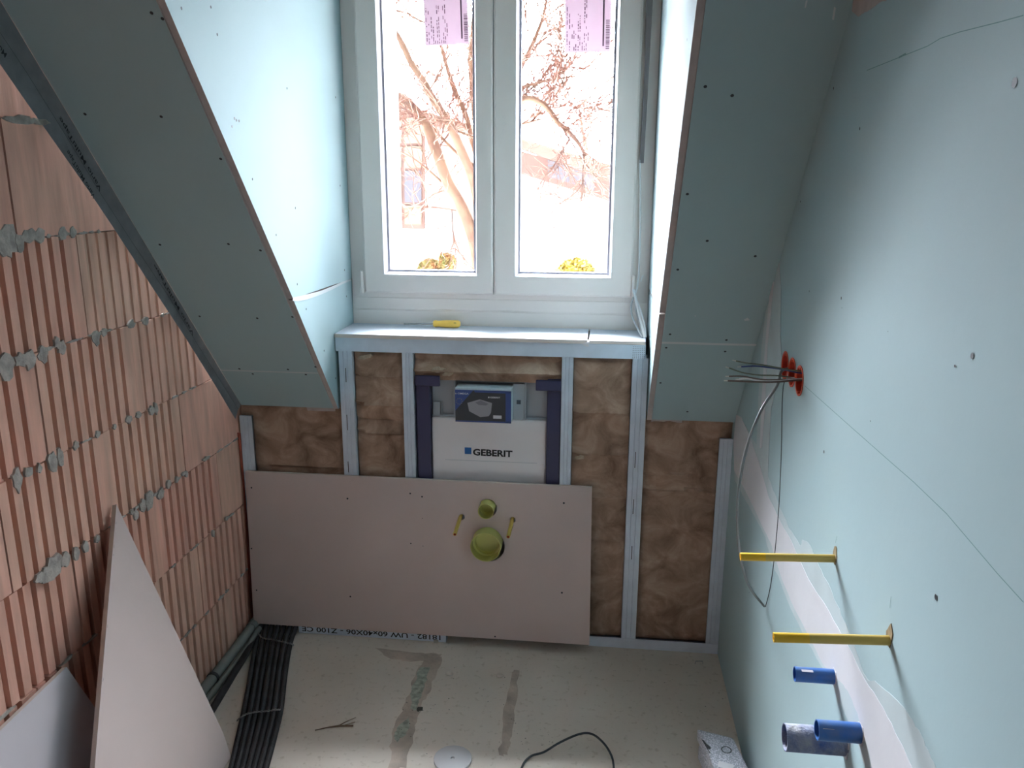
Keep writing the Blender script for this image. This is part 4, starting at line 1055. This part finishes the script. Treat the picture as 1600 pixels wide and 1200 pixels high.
LF = L([(770,320),(785,230),(800,180),(812,140),(840,130),(868,124),(900,119)], .035, .008, 11, 10.8)
LG = L([(765,340),(780,180),(800,130),(822,90),(838,55),(850,20),(858,-30)], .045, .015, 11, 11.3)
LH = L([(790,200),(812,195),(832,190),(856,183)], .02, .008, 11, 11)
LI = L([(690,285),(660,258),(632,240),(600,228)], .022, .008, 11, 10.8)
LJ = L([(742,260),(715,240),(690,215),(655,178),(620,160),(590,150)], .025, .008, 11, 11.2)
LK = L([(742,215),(715,205),(690,190),(655,185),(620,188),(595,205)], .02, .006, 11, 11.2)
LM = L([(718,330),(690,325),(660,322),(625,326)], .012, .005, 11, 10.8)
m.build('trunk', 'bark', tr_, smooth=True)
def twigs(p, d, l, r, depth):
    P = [p]; dd = d.copy()
    for i in range(4):
        dd = (dd+Vector((rnd.uniform(-.35, .35), rnd.uniform(-.35, .35), rnd.uniform(-.3, .4)))).normalized()
        P.append(P[-1]+dd*l/4)
    tw.tube(P, [r*(1-.12*i) for i in range(5)], 4, cap=False)
    if depth > 0:
        for q in P[1:]:
            for _ in range(2 if depth > 1 else 2):
                if rnd.random() < .8:
                    nd = (dd+Vector((rnd.uniform(-1.1, 1.1), rnd.uniform(-.9, .9), rnd.uniform(-.8, .9)))).normalized()
                    twigs(q, nd, l*rnd.uniform(.45, .75), max(r*.7, .0055), depth-1)
for Q, dens, st in ((LA, .42, .5), (LB, .6, .3), (LC, .6, .25), (LD, .4, .3), (LE, .7, .3), (LF, .45, .3), (LG, .5, .25), (LH, .7, .2), (LI, .25, .3), (LJ, .25, .2), (LK, .25, .3), (LM, .4, .2)):
    n = len(Q)
    for i in range(int(n*st), n-1):
        if rnd.random() < dens:
            t = (Q[i+1]-Q[i]).normalized(); d = (t*.6+Vector((rnd.uniform(-1, 1), rnd.uniform(-.6, .6), rnd.uniform(-.5, .9)))).normalized()
            twigs(Q[i], d, rnd.uniform(.5, 1.1), .012, 2)
o = tw.build('twigs', 'twig', tr_, kind='stuff')
# a finer bare tree further right behind
t2 = thing('bare_tree', 'slim bare tree behind the roof of the white house', 'tree', (onY(945, 300, 30).x, 30, -2.8))
b2 = onY(925, 300, 30); tw = MB()
m = MB(); m.tube(smooth_path([(b2.x, 30, -2.8), (b2.x+.1, 30, 1), onY(922,262,30), onY(912,215,30), onY(905,170,30)], 4), [.16-.008*i for i in range(17)], 6); m.build('trunk', 'bark', t2)
for k_ in range(26):
    q = onY(rnd.uniform(885, 945), rnd.uniform(190, 262), 30+rnd.uniform(-1, 1)); twigs(q, Vector((rnd.uniform(-1,1), 0, rnd.uniform(.2,1))).normalized(), rnd.uniform(.9, 1.8), .013, 2)
tw.build('twigs', 'twig', t2, kind='stuff')
for o in bpy.data.objects:
    if '_o' in o: del o['_o']
